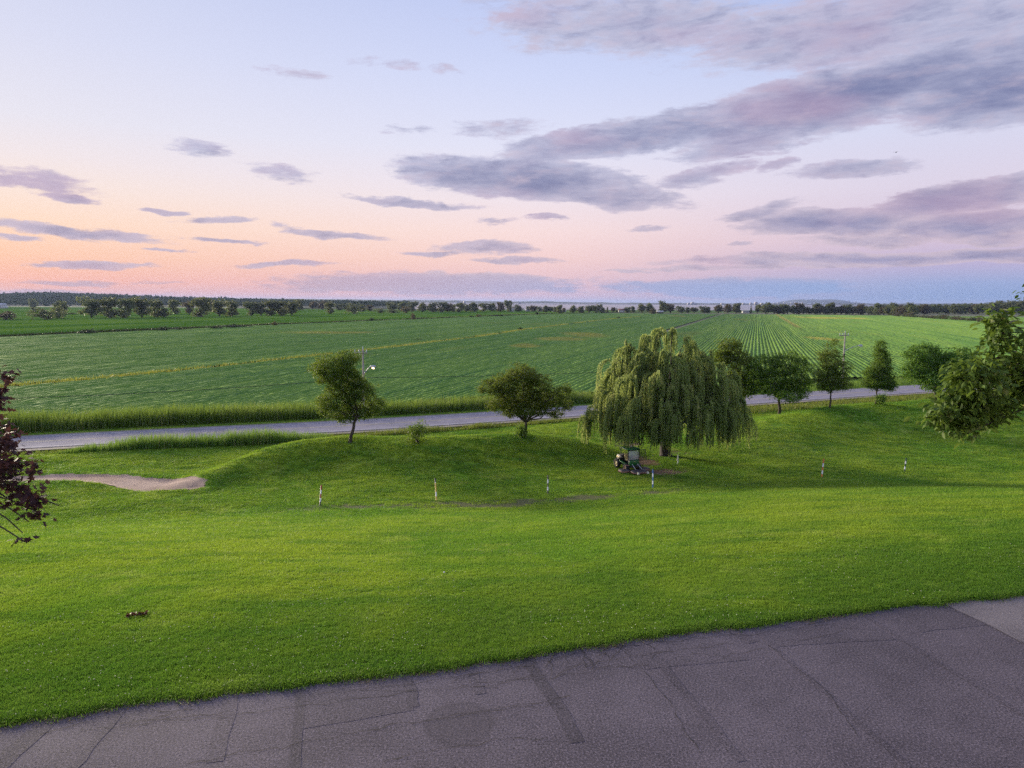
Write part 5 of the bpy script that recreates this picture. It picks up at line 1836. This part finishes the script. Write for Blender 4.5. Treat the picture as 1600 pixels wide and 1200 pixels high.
pb1 = pole_at(568, 6.5)
pb2 = pole_at(1316, 6.5)
H1 = at_depth(568, 546, pb1[1])[2]
H2 = at_depth(1316, 520, pb2[1])[2]
utility_pole('wooden utility pole with a lit street lamp, behind the leaning tree', pb1, H1, at_depth(568, 573, pb1[1])[2], True, 0.9)
utility_pole('wooden utility pole with an unlit curved street lamp, behind the young trees', pb2, H2, at_depth(1316, 540, pb2[1])[2], False, 2.4)
pb0 = pb1 - (pb2 - pb1) * 0.72
pb3 = pb2 + (pb2 - pb1) * 0.9
zc1 = at_depth(568, 590, pb1[1])[2]
zc2 = at_depth(1316, 556, pb2[1])[2]
for nm, (a, za), (b2, zb) in (('utility_cable', (pb0, zc1), (pb1, zc1)), ('utility_cable', (pb1, zc1), (pb2, zc2)), ('utility_cable', (pb2, zc2), (pb3, zc2))):
    q_ = np.linspace(0, 1, 24)
    pts = a[None, :] + (b2 - a)[None, :] * q_[:, None]
    pts[:, 2] = za + (zb - za) * q_ - 0.8 * 4 * q_ * (1 - q_)
    pts[:, 1] -= 0.2
    lab = {0: 'thin dark cable strung left of the lit lamp pole', 1: 'thin dark cable strung between the two utility poles', 2: 'thin dark cable strung right of the unlit lamp pole'}[0 if b2 is pb1 else (1 if a is pb1 else 2)]
    v, f = tube(pts, np.full(24, .03), 5)
    tag(link(nm, np_mesh(nm, v, f), M['black']), lab, 'cable')
for pb, lab in ((pb0, 'wooden utility pole outside the left edge of the view'), (pb3, 'wooden utility pole outside the right edge of the view')):
    utility_pole(lab, pb, (H1 + H2) / 2, zc1 + 1.6, False, lamp=False)

# ------------------------------------------------------------------ mower
M['green_paint'] = simple('green_paint', (0.012, 0.105, 0.022), 0.35, var=0.15)
M['yellow_paint'] = simple('yellow_paint', (0.66, 0.50, 0.22), 0.45, var=0.15)
M['rubber'] = simple('rubber', (0.018, 0.018, 0.018), 0.85)
M['deck'] = simple('deck', (0.07, 0.06, 0.06), 0.6, var=0.4, scale=4)
M['deck_edge'] = simple('deck_edge', (0.30, 0.14, 0.12), 0.6, var=0.3, scale=4)
M['cream'] = simple('cream', (0.7, 0.66, 0.5), 0.5)
m, t, out = material('pane')
p = t.n('ShaderNodeBsdfPrincipled')
p.inputs['Base Color'].default_value = (0.55, 0.56, 0.62, 1)
p.inputs['Roughness'].default_value = 0.12
p.inputs['Alpha'].default_value = 0.42
t.put(out.inputs[0], p.outputs[0])
M['pane'] = m
m, t, out = material('dark_pane')
p = t.n('ShaderNodeBsdfPrincipled')
p.inputs['Base Color'].default_value = (0.03, 0.03, 0.03, 1)
p.inputs['Roughness'].default_value = 0.3
p.inputs['Alpha'].default_value = 0.45
t.put(out.inputs[0], p.outputs[0])
M['dark_pane'] = m


def wheel(parent, c, r_, w_, nm):
    wo_ = MB().lathe([(r_ * .58, -w_ / 2), (r_ * .93, -w_ / 2), (r_, -w_ * .3), (r_ * 1.01, 0), (r_, w_ * .3), (r_ * .93, w_ / 2), (r_ * .58, w_ / 2)], c, 'X', 22).build(nm, M['rubber'], parent, True)
    for k in range(14):
        a_ = k * 2 * math.pi / 14
        pass
    MB().lathe([(0, -w_ * .30), (r_ * .25, -w_ * .34), (r_ * .3, -w_ * .2), (r_ * .5, -w_ * .25), (r_ * .6, -w_ * .47), (r_ * .6, w_ * .47), (r_ * .5, w_ * .25), (r_ * .3, w_ * .2), (r_ * .25, w_ * .34), (0, w_ * .30)], c, 'X', 18).build('rim', M['yellow_paint'], wo_, True)
    return wo_


def mower():
    c0 = on_ground(983, 734)
    t_ = thing('riding_mower', 'green wide area riding mower with canopy and open door under the willow', 'mower', c0, R(22))
    t_.scale = (.92,) * 3
    s_ = t_
    MB().box((0, .25, .52), (.95, 2.5, .22)).build('chassis', M['black'], s_, bevel=.03)
    hd = MB().box((0, 1.15, .93), (.95, 1.05, .62), taper=.86).build('hood', M['black'], s_, bevel=.06)
    for sx in (-1, 1):
        MB().box((sx * .475, 1.12, 1.04), (.02, .95, .13)).build('stripe', M['yellow_paint'], hd)
    MB().box((0, 1.12, 1.252), (.5, .6, .03)).build('grille', M['deck'], hd)
    cw = MB().box((0, -.78, .84), (1.1, .34, .5), taper=.9).build('cowl', M['green_paint'], s_, bevel=.06)
    MB().box((0, -.955, .98), (.14, .02, .06)).build('badge', M['yellow_paint'], cw)
    for sx in (-1, 1):
        MB().box((sx * .62, .1, .74), (.28, 1.1, .10), Matrix.Rotation(0.12, 3, 'X')).build('fender', M['green_paint'], s_, bevel=.03)
        MB().box((sx * .62, .78, .98), (.3, .5, .08), Matrix.Rotation(-0.35, 3, 'X')).build('fender', M['black'], s_, bevel=.03)
    st = MB().box((0, .2, .92), (.52, .5, .14)).build('seat', M['yellow_paint'], s_, bevel=.05)
    MB().box((0, .46, 1.22), (.5, .13, .5), Matrix.Rotation(-0.12, 3, 'X')).build('seat_back', M['yellow_paint'], st, bevel=.05)
    a_ = np.linspace(0, 2 * math.pi, 17)
    wl = MB().tube(np.stack([.2 * np.cos(a_), -.32 + .2 * np.sin(a_) * .8, 1.25 + .2 * np.sin(a_) * .6], 1), np.full(17, .018), 6, False)
    wl.tube([(0, -.32, 1.25), (0, -.6, .9)], [.03, .04], 6)
    wl.build('steering_wheel', M['black'], s_, True)
    rf = MB().box((0, -.05, 2.13), (1.36, 1.55, .09), taper=.95).build('canopy', M['green_paint'], s_, bevel=.04)
    MB().box((-.695, .1, 2.115), (.03, 1.2, .05)).build('trim', M['cream'], rf)
    for sx in (-1, 1):
        MB().tube([(sx * .56, -.74, .95), (sx * .6, -.7, 2.1)], [.04, .04], 8).build('post', M['black'], s_)
        MB().tube([(sx * .56, .62, .95), (sx * .6, .62, 2.1)], [.04, .04], 8).build('post', M['black'], s_)
    ws = MB().box((0, -.735, 1.54), (1.04, .015, .9), Matrix.Rotation(-0.035, 3, 'X')).build('windshield', M['pane'], s_)
    fr = MB()
    fr.box((0, -.75, 1.09), (1.16, .05, .07)).box((0, -.715, 2.03), (1.2, .05, .07))
    fr.build('windshield_frame', M['black'], ws)
    dr = MB()
    h0 = np.array([.63, -.74, 0])
    dv = np.array([.74, -.12, 0])
    q0, q1, q2, q3 = h0 + [0, 0, 1.0], h0 + dv + [0, 0, 1.02], h0 + dv * .82 + [0, 0, 2.04], h0 + [0, 0, 2.06]
    dr.tube([q0, q1, q2, q3, q0], np.full(5, .032), 6, False)
    do = dr.build('door', M['black'], s_)
    link('door_pane', np_mesh('door_pane', np.array([q0, q1, q2, q3]), np.array([[0, 1, 2, 3]])), M['dark_pane'], do)
    for sx in (-1, 1):
        wheel(s_, (sx * .66, -.55, .37), .37, .30, 'front_wheel')
        wheel(s_, (sx * .66, 1.12, .46), .46, .30, 'rear_wheel')
    def deck(c_, w_, d_):
        x, y = c_
        o_ = MB()
        a2 = np.linspace(0, 2 * math.pi, 24, endpoint=False)
        sq = lambda k: np.stack([np.sign(np.cos(a2)) * np.abs(np.cos(a2)) ** .5 * w_ / 2 * k + x, np.sign(np.sin(a2)) * np.abs(np.sin(a2)) ** .5 * d_ / 2 * k + y], 1)
        rings = [(1.0, .10), (1.0, .22), (.94, .27), (.5, .31), (.02, .31)]
        v_ = np.concatenate([np.c_[sq(k), np.full(24, z)] for k, z in rings])
        f_ = [[i * 24 + j, i * 24 + (j + 1) % 24, (i + 1) * 24 + (j + 1) % 24, (i + 1) * 24 + j] for i in range(len(rings) - 1) for j in range(24)]
        o_.add(v_, f_)
        od = o_.build('mower_deck', M['deck'], s_, True)
        r2 = MB()
        v2 = np.concatenate([np.c_[sq(1.015), np.full(24, .09)], np.c_[sq(1.03), np.full(24, .16)], np.c_[sq(1.01), np.full(24, .2)]])
        r2.add(v2, [[i * 24 + j, i * 24 + (j + 1) % 24, (i + 1) * 24 + (j + 1) % 24, (i + 1) * 24 + j] for i in range(2) for j in range(24)])
        r2.build('deck_rim', M['deck_edge'], od, True)
        return od
    d0 = deck((.1, -1.62), 1.6, .95)
    d1 = deck((-1.0, -.75), .95, .9)
    d2 = deck((1.12, -.8), .95, .9)
    for sx in (-.42, .62):
        cs = MB().tube([(sx, -2.02, .3), (sx, -2.22, .36), (sx, -2.26, .2)], [.03, .03, .03], 6).build('caster', M['deck'], d0)
        MB().lathe([(0, -.06), (.06, -.07), (.13, -.06), (.145, 0), (.13, .06), (.06, .07), (0, .06)], (sx, -2.26, .145), 'X', 14).build('caster_wheel', M['cream'], cs, True)
    for sx in (-.25, .3):
        MB().tube([(sx, -.9, .75), (sx * 1.1, -1.2, .62), (sx * 1.2 + .05, -1.6, .34)], [.035, .035, .035], 6).build('lift_arm', M['steel'], s_)
    for sx in (-1, 1):
        MB().tube([(sx * .5, -.85, .62), (sx * .85, -.85, .7), (sx * 1.05, -.8, .33)], [.04, .04, .04], 6).build('lift_arm', M['deck_edge'], s_)


mower()

# ------------------------------------------------------------------ marker posts
M['white_paint'] = simple('white_paint', (0.78, 0.77, 0.74), 0.5, var=0.06)
for nm_, cc_ in (('red', (0.42, 0.035, 0.03)), ('yellow', (0.72, 0.45, 0.06)), ('blue', (0.02, 0.11, 0.32)), ('orange', (0.66, 0.17, 0.03)), ('dark_green', (0.012, 0.045, 0.03))):
    M['paint_' + nm_] = simple('paint_' + nm_, cc_, 0.5, var=0.12)
GP = 'banded marker posts on the lower lawn'
for (x0, y0, x1, y1, bands, lab) in [
        (500, 790, 502, 759, ('black', 'white_paint', 'paint_red', 'white_paint', 'paint_red'), 'red and white banded marker post, the leftmost one on the lawn'),
        (682, 782, 680, 748, ('paint_yellow_', 'white_paint', 'paint_yellow_', 'paint_yellow_', 'black'), 'yellow and white marker post with a dark tip'),
        (856, 772, 856, 743, ('black', 'white_paint', 'black', 'white_paint', 'black'), 'black and white banded marker post in the middle of the lawn'),
        (1020, 762, 1020, 734, ('paint_blue', 'white_paint', 'paint_blue', 'white_paint', 'paint_blue'), 'blue and white banded marker post in front of the mower'),
        (1284, 746, 1287, 718, ('paint_orange', 'white_paint', 'paint_orange', 'white_paint', 'paint_orange'), 'orange and white banded marker post leaning right'),
        (1413, 737.5, 1416, 716, ('paint_dark_green', 'white_paint', 'paint_dark_green', 'white_paint', 'paint_dark_green'), 'dark green and white banded marker post, the rightmost one')]:
    base = on_ground(x0, y0)
    top = at_depth(x1, y1, base[1]) - base
    t_ = thing('marker_post', lab, 'post', base, 0, GP)
    core = MB().tube([top * -.12, top * 1.0], [.03, .03], 10).build('pole', M['white_paint'], t_)
    nb = len(bands)
    for k, bm_ in enumerate(bands):
        mt = M['paint_yellow2'] if bm_ == 'paint_yellow_' and 'paint_yellow2' in M else M.get(bm_)
        if bm_ == 'paint_yellow_':
            if 'paint_yellow2' not in M:
                M['paint_yellow2'] = simple('paint_yellow2', (0.72, 0.45, 0.06), 0.5, var=0.12)
            mt = M['paint_yellow2']
        a_, b2_ = k / nb, (k + 1) / nb
        if bands[0] == 'paint_yellow_' and k == nb - 1:
            a_ += .06
        MB().tube([top * a_, top * b2_], [.052, .05], 12).build('band', mt, t_)
    MB().lathe([(.05, 0), (.05, .01), (.03, .04), (0, .05)], top, sides=12).build('cap', M['black'] if bands[-1] in ('black', 'paint_yellow_') else M[bands[-1]], t_, True)
base = on_ground(1059, 725)
t_ = thing('wooden_stake', 'short plain white stake standing under the willow', 'stake', base)
MB().box((0, 0, .38), (.1, .06, .9)).build('stake', M['white_paint'], t_, bevel=.008)
MB().box((-.09, -.04, .38), (.09, .03, .12)).build('tag', M['cream'], t_)

# ------------------------------------------------------------------ fallen twig, golf balls, bird
base = on_ground(212, 965)
t_ = thing('fallen_branch', 'dead brown twig with withered leaves lying on the near lawn', 'branch', base, R(20))
tw = MB()
tw.tube([(-.24, 0, .03), (-.05, .02, .06), (.12, -.01, .07), (.25, .03, .10)], [.012, .012, .009, .005], 6)
tw.tube([(-.05, .02, .06), (.06, .1, .1)], [.008, .004], 5)
tw.build('twig', M['bark_dark'], t_)
M['leaf_dead'] = leafy('leaf_dead', (0.05, 0.018, 0.014), (0.16, 0.06, 0.04), trans=0.15, patch=4)
pts = np.stack([rng.uniform(-.2, .26, 46), rng.normal(0.02, .045, 46), .05 + .04 * rng.random(46)], 1)
v, f = leaf_quads(pts, .1, .06, 0)
link('withered_leaves', np_mesh('withered_leaves', v, f, False, {'rnd': ('FACE', rng.random(46))}), M['leaf_dead'], t_)
for x, y, lab in [(694, 897, 'white golf ball lying on the upper lawn'), (202, 822, 'white golf ball on the lawn below the sand bunker'), (600, 794, 'white golf ball beside the muddy swale'), (142, 787, 'white golf ball right of the purple leaves')]:
    base = on_ground(x, y)
    prof = [(0.0001, 0)] + [(.026 * math.sin(a_) * (1 - .02 * (k % 2)), .026 - .026 * math.cos(a_)) for k, a_ in enumerate(np.linspace(.25, math.pi - .25, 9))] + [(0.0001, .052)]
    o = MB().lathe(prof, (0, 0, .012), sides=14).build('golf_ball', M['white_paint'], None, True)
    o.location = base
    o.scale = (1.2,) * 3
    tag(o, lab, 'golf ball', 'golf balls left on the lawn')
pb = at_depth(1400, 238, 140)
t_ = thing('bird', 'small dark bird gliding high in the sky at the right', 'bird', pb, 0.4)
MB().lathe([(0, -.22), (.04, -.18), (.07, -.02), (.05, .12), (.02, .2), (.0, .26)], (0, 0, 0), 'X', 8).build('body', M['black'], t_, True)
for sg in (-1, 1):
    link('wing', np_mesh('wing', [(.08, 0, 0), (-.1, 0, 0), (-.1, sg * .32, .12), (.04, sg * .32, .13), (-.12, sg * .62, .05)], [np.array([[0, 1, 2, 3]]), np.array([[3, 2, 4]])]), M['black'], t_)

# ------------------------------------------------------------------ turf on the near slope: real tufts
m, t, out = material('turf_blade')
geo = t.n('ShaderNodeNewGeometry').outputs['Position']
c = lawn_colour(t, geo)
rnd = attr(t, 'rnd')
edge_tone = t.n('ShaderNodeAttribute', attribute_name='edge_tone', attribute_type='INSTANCER').outputs['Fac']
c = t.mix(t.math('MULTIPLY', edge_tone, 0.8), c, (0.055, 0.17, 0.018, 1))
c = t.mix(t.math('MULTIPLY', rnd, 0.35), c, (0.28, 0.42, 0.05, 1))
c = t.mix(t.math('MULTIPLY', t.rng(rnd, 0.35, 0.0), 0.5), c, (0.06, 0.17, 0.012, 1))
p = t.n('ShaderNodeBsdfPrincipled')
t.put(p.inputs['Base Color'], c)
p.inputs['Roughness'].default_value = 0.6
p.inputs['Specular IOR Level'].default_value = 0.2
tr = t.n('ShaderNodeBsdfTranslucent')
t.put(tr.inputs[0], c)
ms = t.n('ShaderNodeMixShader')
ms.inputs[0].default_value = 0.5
t.put(ms.inputs[1], p.outputs[0])
t.put(ms.inputs[2], tr.outputs[0])
t.put(out.inputs[0], ms.outputs[0])
M['turf_blade'] = m
tuft_col = bpy.data.collections.new('tuft_kinds')
for k in range(4):
    nb = 22
    pos_ = np.stack([rng.normal(0, .045, nb), rng.normal(0, .045, nb), np.full(nb, -.01)], 1)
    v, f4, f3 = blades(pos_, rng.uniform(.03, .075, nb) * (1.25 if k == 3 else 1), .011, .55, 2)
    me = np_mesh('tuft', v, f4 + [f3], False, {'rnd': ('FACE', np.concatenate([rng.random(nb)] * 2))})
    me.materials.append(M['turf_blade'])
    tuft_col.objects.link(bpy.data.objects.new('tuft', me))


def scatter(name, label, cat, x_, y_, scl, col_):
    z_ = ground_z(x_, y_)
    # turf colour shifts to a darker green towards the asphalt, unevenly
    edge_tone_ = np.clip(ss(9.5, 0.5, y_ - edge_y(x_)) + 0.35 * vnoise(x_, y_, 2.4, 91) + 0.25 * vnoise(x_, y_, 0.8, 92), 0, 1) * ss(12, 7, y_ - edge_y(x_))
    me = bpy.data.meshes.new(name)
    me.vertices.add(len(x_))
    me.vertices.foreach_set('co', np.stack([x_, y_, z_], 1).astype(np.float32).ravel())
    a_ = me.attributes.new('scl', 'FLOAT', 'POINT')
    a_.data.foreach_set('value', scl.astype(np.float32))
    a_ = me.attributes.new('edge_tone', 'FLOAT', 'POINT')
    a_.data.foreach_set('value', edge_tone_.astype(np.float32))
    a_ = me.attributes.new('turn', 'FLOAT', 'POINT')
    a_.data.foreach_set('value', rng.uniform(0, 6.28, len(x_)).astype(np.float32))
    o = link(name, me)
    ng = bpy.data.node_groups.new(name, 'GeometryNodeTree')
    ng.interface.new_socket('Geometry', in_out='INPUT', socket_type='NodeSocketGeometry')
    ng.interface.new_socket('Geometry', in_out='OUTPUT', socket_type='NodeSocketGeometry')
    gi, go = ng.nodes.new('NodeGroupInput'), ng.nodes.new('NodeGroupOutput')
    ip = ng.nodes.new('GeometryNodeInstanceOnPoints')
    ci = ng.nodes.new('GeometryNodeCollectionInfo')
    ci.inputs[0].default_value = col_
    ci.inputs[1].default_value = True
    ci.inputs[2].default_value = True
    an = ng.nodes.new('GeometryNodeInputNamedAttribute')
    an.data_type = 'FLOAT'
    an.inputs[0].default_value = 'scl'
    at2 = ng.nodes.new('GeometryNodeInputNamedAttribute')
    at2.data_type = 'FLOAT'
    at2.inputs[0].default_value = 'turn'
    cx_ = ng.nodes.new('ShaderNodeCombineXYZ')
    ng.links.new(at2.outputs[0], cx_.inputs[2])
    ng.links.new(gi.outputs[0], ip.inputs['Points'])
    ng.links.new(ci.outputs[0], ip.inputs['Instance'])
    ip.inputs['Pick Instance'].default_value = True
    ng.links.new(cx_.outputs[0], ip.inputs['Rotation'])
    mz = ng.nodes.new('ShaderNodeMath')
    mz.operation = 'MULTIPLY_ADD'
    mz.inputs[1].default_value = 0.3
    mz.inputs[2].default_value = 0.7
    ng.links.new(an.outputs[0], mz.inputs[0])
    cs_ = ng.nodes.new('ShaderNodeCombineXYZ')
    ng.links.new(an.outputs[0], cs_.inputs[0])
    ng.links.new(an.outputs[0], cs_.inputs[1])
    ng.links.new(mz.outputs[0], cs_.inputs[2])
    ng.links.new(cs_.outputs[0], ip.inputs['Scale'])
    ng.links.new(ip.outputs[0], go.inputs[0])
    md = o.modifiers.new('scatter', 'NODES')
    md.node_group = ng
    return tag(o, label, cat, kind='stuff')


n = 250000
d_ = 10.5 * (110 / 10.5) ** rng.random(n)
a_ = np.radians(rng.uniform(-41, 41, n))
x_, y_ = d_ * np.sin(a_), d_ * np.cos(a_)
over = y_ - edge_y(x_)
bare = np.maximum(mask_at(soil, x_, y_) * 1.5 - .3, mask_at(swale, x_, y_) * (1.0 + 0.8 * vnoise(x_, y_, 1.8, 95) + .4 * vnoise(x_, y_, .6, 96)))
k_ = (over > 0.02) & (rng.random(n) > bare) & (y_ < road_y(x_) - 8.5) & ~in_poly(x_, y_, bkx, bky)
x_, y_, d_ = x_[k_], y_[k_], d_[k_]
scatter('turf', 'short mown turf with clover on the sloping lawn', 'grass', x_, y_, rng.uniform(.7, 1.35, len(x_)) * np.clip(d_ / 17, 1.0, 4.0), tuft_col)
# ragged fringe along the asphalt edge
n = 5200
x_ = rng.uniform(-14, 20, n)
y_ = edge_y(x_) + np.abs(rng.normal(0, .16, n)) - .08 + 0.08 * vnoise(x_, x_ * 0, .5, 77)
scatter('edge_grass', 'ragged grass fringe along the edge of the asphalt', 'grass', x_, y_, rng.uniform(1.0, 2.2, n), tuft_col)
M['straw'] = leafy('straw', (0.14, 0.12, 0.06), (0.34, 0.29, 0.15), trans=0.3, patch=2.0)
straw_col = bpy.data.collections.new('straw_kinds')
for k in range(2):
    nb = 16
    pos_ = np.stack([rng.normal(0, .05, nb), rng.normal(0, .05, nb), np.full(nb, -.01)], 1)
    v, f4, f3 = blades(pos_, rng.uniform(.02, .05, nb), .010, 1.1, 2)
    me = np_mesh('straw', v, f4 + [f3], False, {'rnd': ('FACE', np.concatenate([rng.random(nb)] * 2))})
    me.materials.append(M['straw'])
    straw_col.objects.link(bpy.data.objects.new('straw', me))
n = 2600
x_ = rng.uniform(-14, 20, n)
y_ = edge_y(x_) + rng.normal(-.02, .10, n) + 0.10 * vnoise(x_, x_ * 0, .5, 77)
k_ = vnoise(x_, x_ * 0, 1.6, 78) > -.25
scatter('dead_grass', 'dry dead grass and litter along the crumbling asphalt edge', 'grass', x_[k_], y_[k_], rng.uniform(.8, 1.8, int(k_.sum())), straw_col)
# clover heads
n = 2600
d_ = 11 + 16 * rng.random(n) ** 1.4
a_ = np.radians(rng.uniform(-40, 40, n))
x_, y_ = d_ * np.sin(a_), d_ * np.cos(a_)
k_ = (y_ > edge_y(x_) + .1) & (vnoise(x_, y_, 2.2, 81) > -.1)
x_, y_ = x_[k_], y_[k_]
M['clover'] = simple('clover', (0.55, 0.58, 0.38), 0.8)
r_ = rng.uniform(.008, .016, len(x_))
c_ = np.stack([x_, y_, ground_z(x_, y_) + .065], 1)
octo = np.array([(1, 0, 0), (-1, 0, 0), (0, 1, 0), (0, -1, 0), (0, 0, 1), (0, 0, -1)], float)
v = (c_[:, None, :] + octo[None] * r_[:, None, None]).reshape(-1, 3)
fo = np.array([(0, 2, 4), (2, 1, 4), (1, 3, 4), (3, 0, 4), (2, 0, 5), (1, 2, 5), (3, 1, 5), (0, 3, 5)])
f = (np.arange(len(x_))[:, None, None] * 6 + fo[None]).reshape(-1, 3)
tag(link('clover_flowers', np_mesh('clover_flowers', v, f), M['clover']), 'pale clover heads scattered through the near lawn', 'flowers', kind='stuff')

# ------------------------------------------------------------------ haze over the plain and the lake
m, t, out = material('haze')
pv = t.n('ShaderNodeVolumePrincipled')
m.cycles.volume_sampling = 'DISTANCE'
m.cycles.homogeneous_volume = True
pv.inputs['Color'].default_value = (0.42, 0.54, 0.86, 1)
pv.inputs['Density'].default_value = 5e-5
pv.inputs['Anisotropy'].default_value = 0.2
t.put(out.inputs['Volume'], pv.outputs[0])
hb = MB().box((0, 12000, 40), (60000, 40000, 104)).build('haze', m)
hb['kind'] = 'stuff'
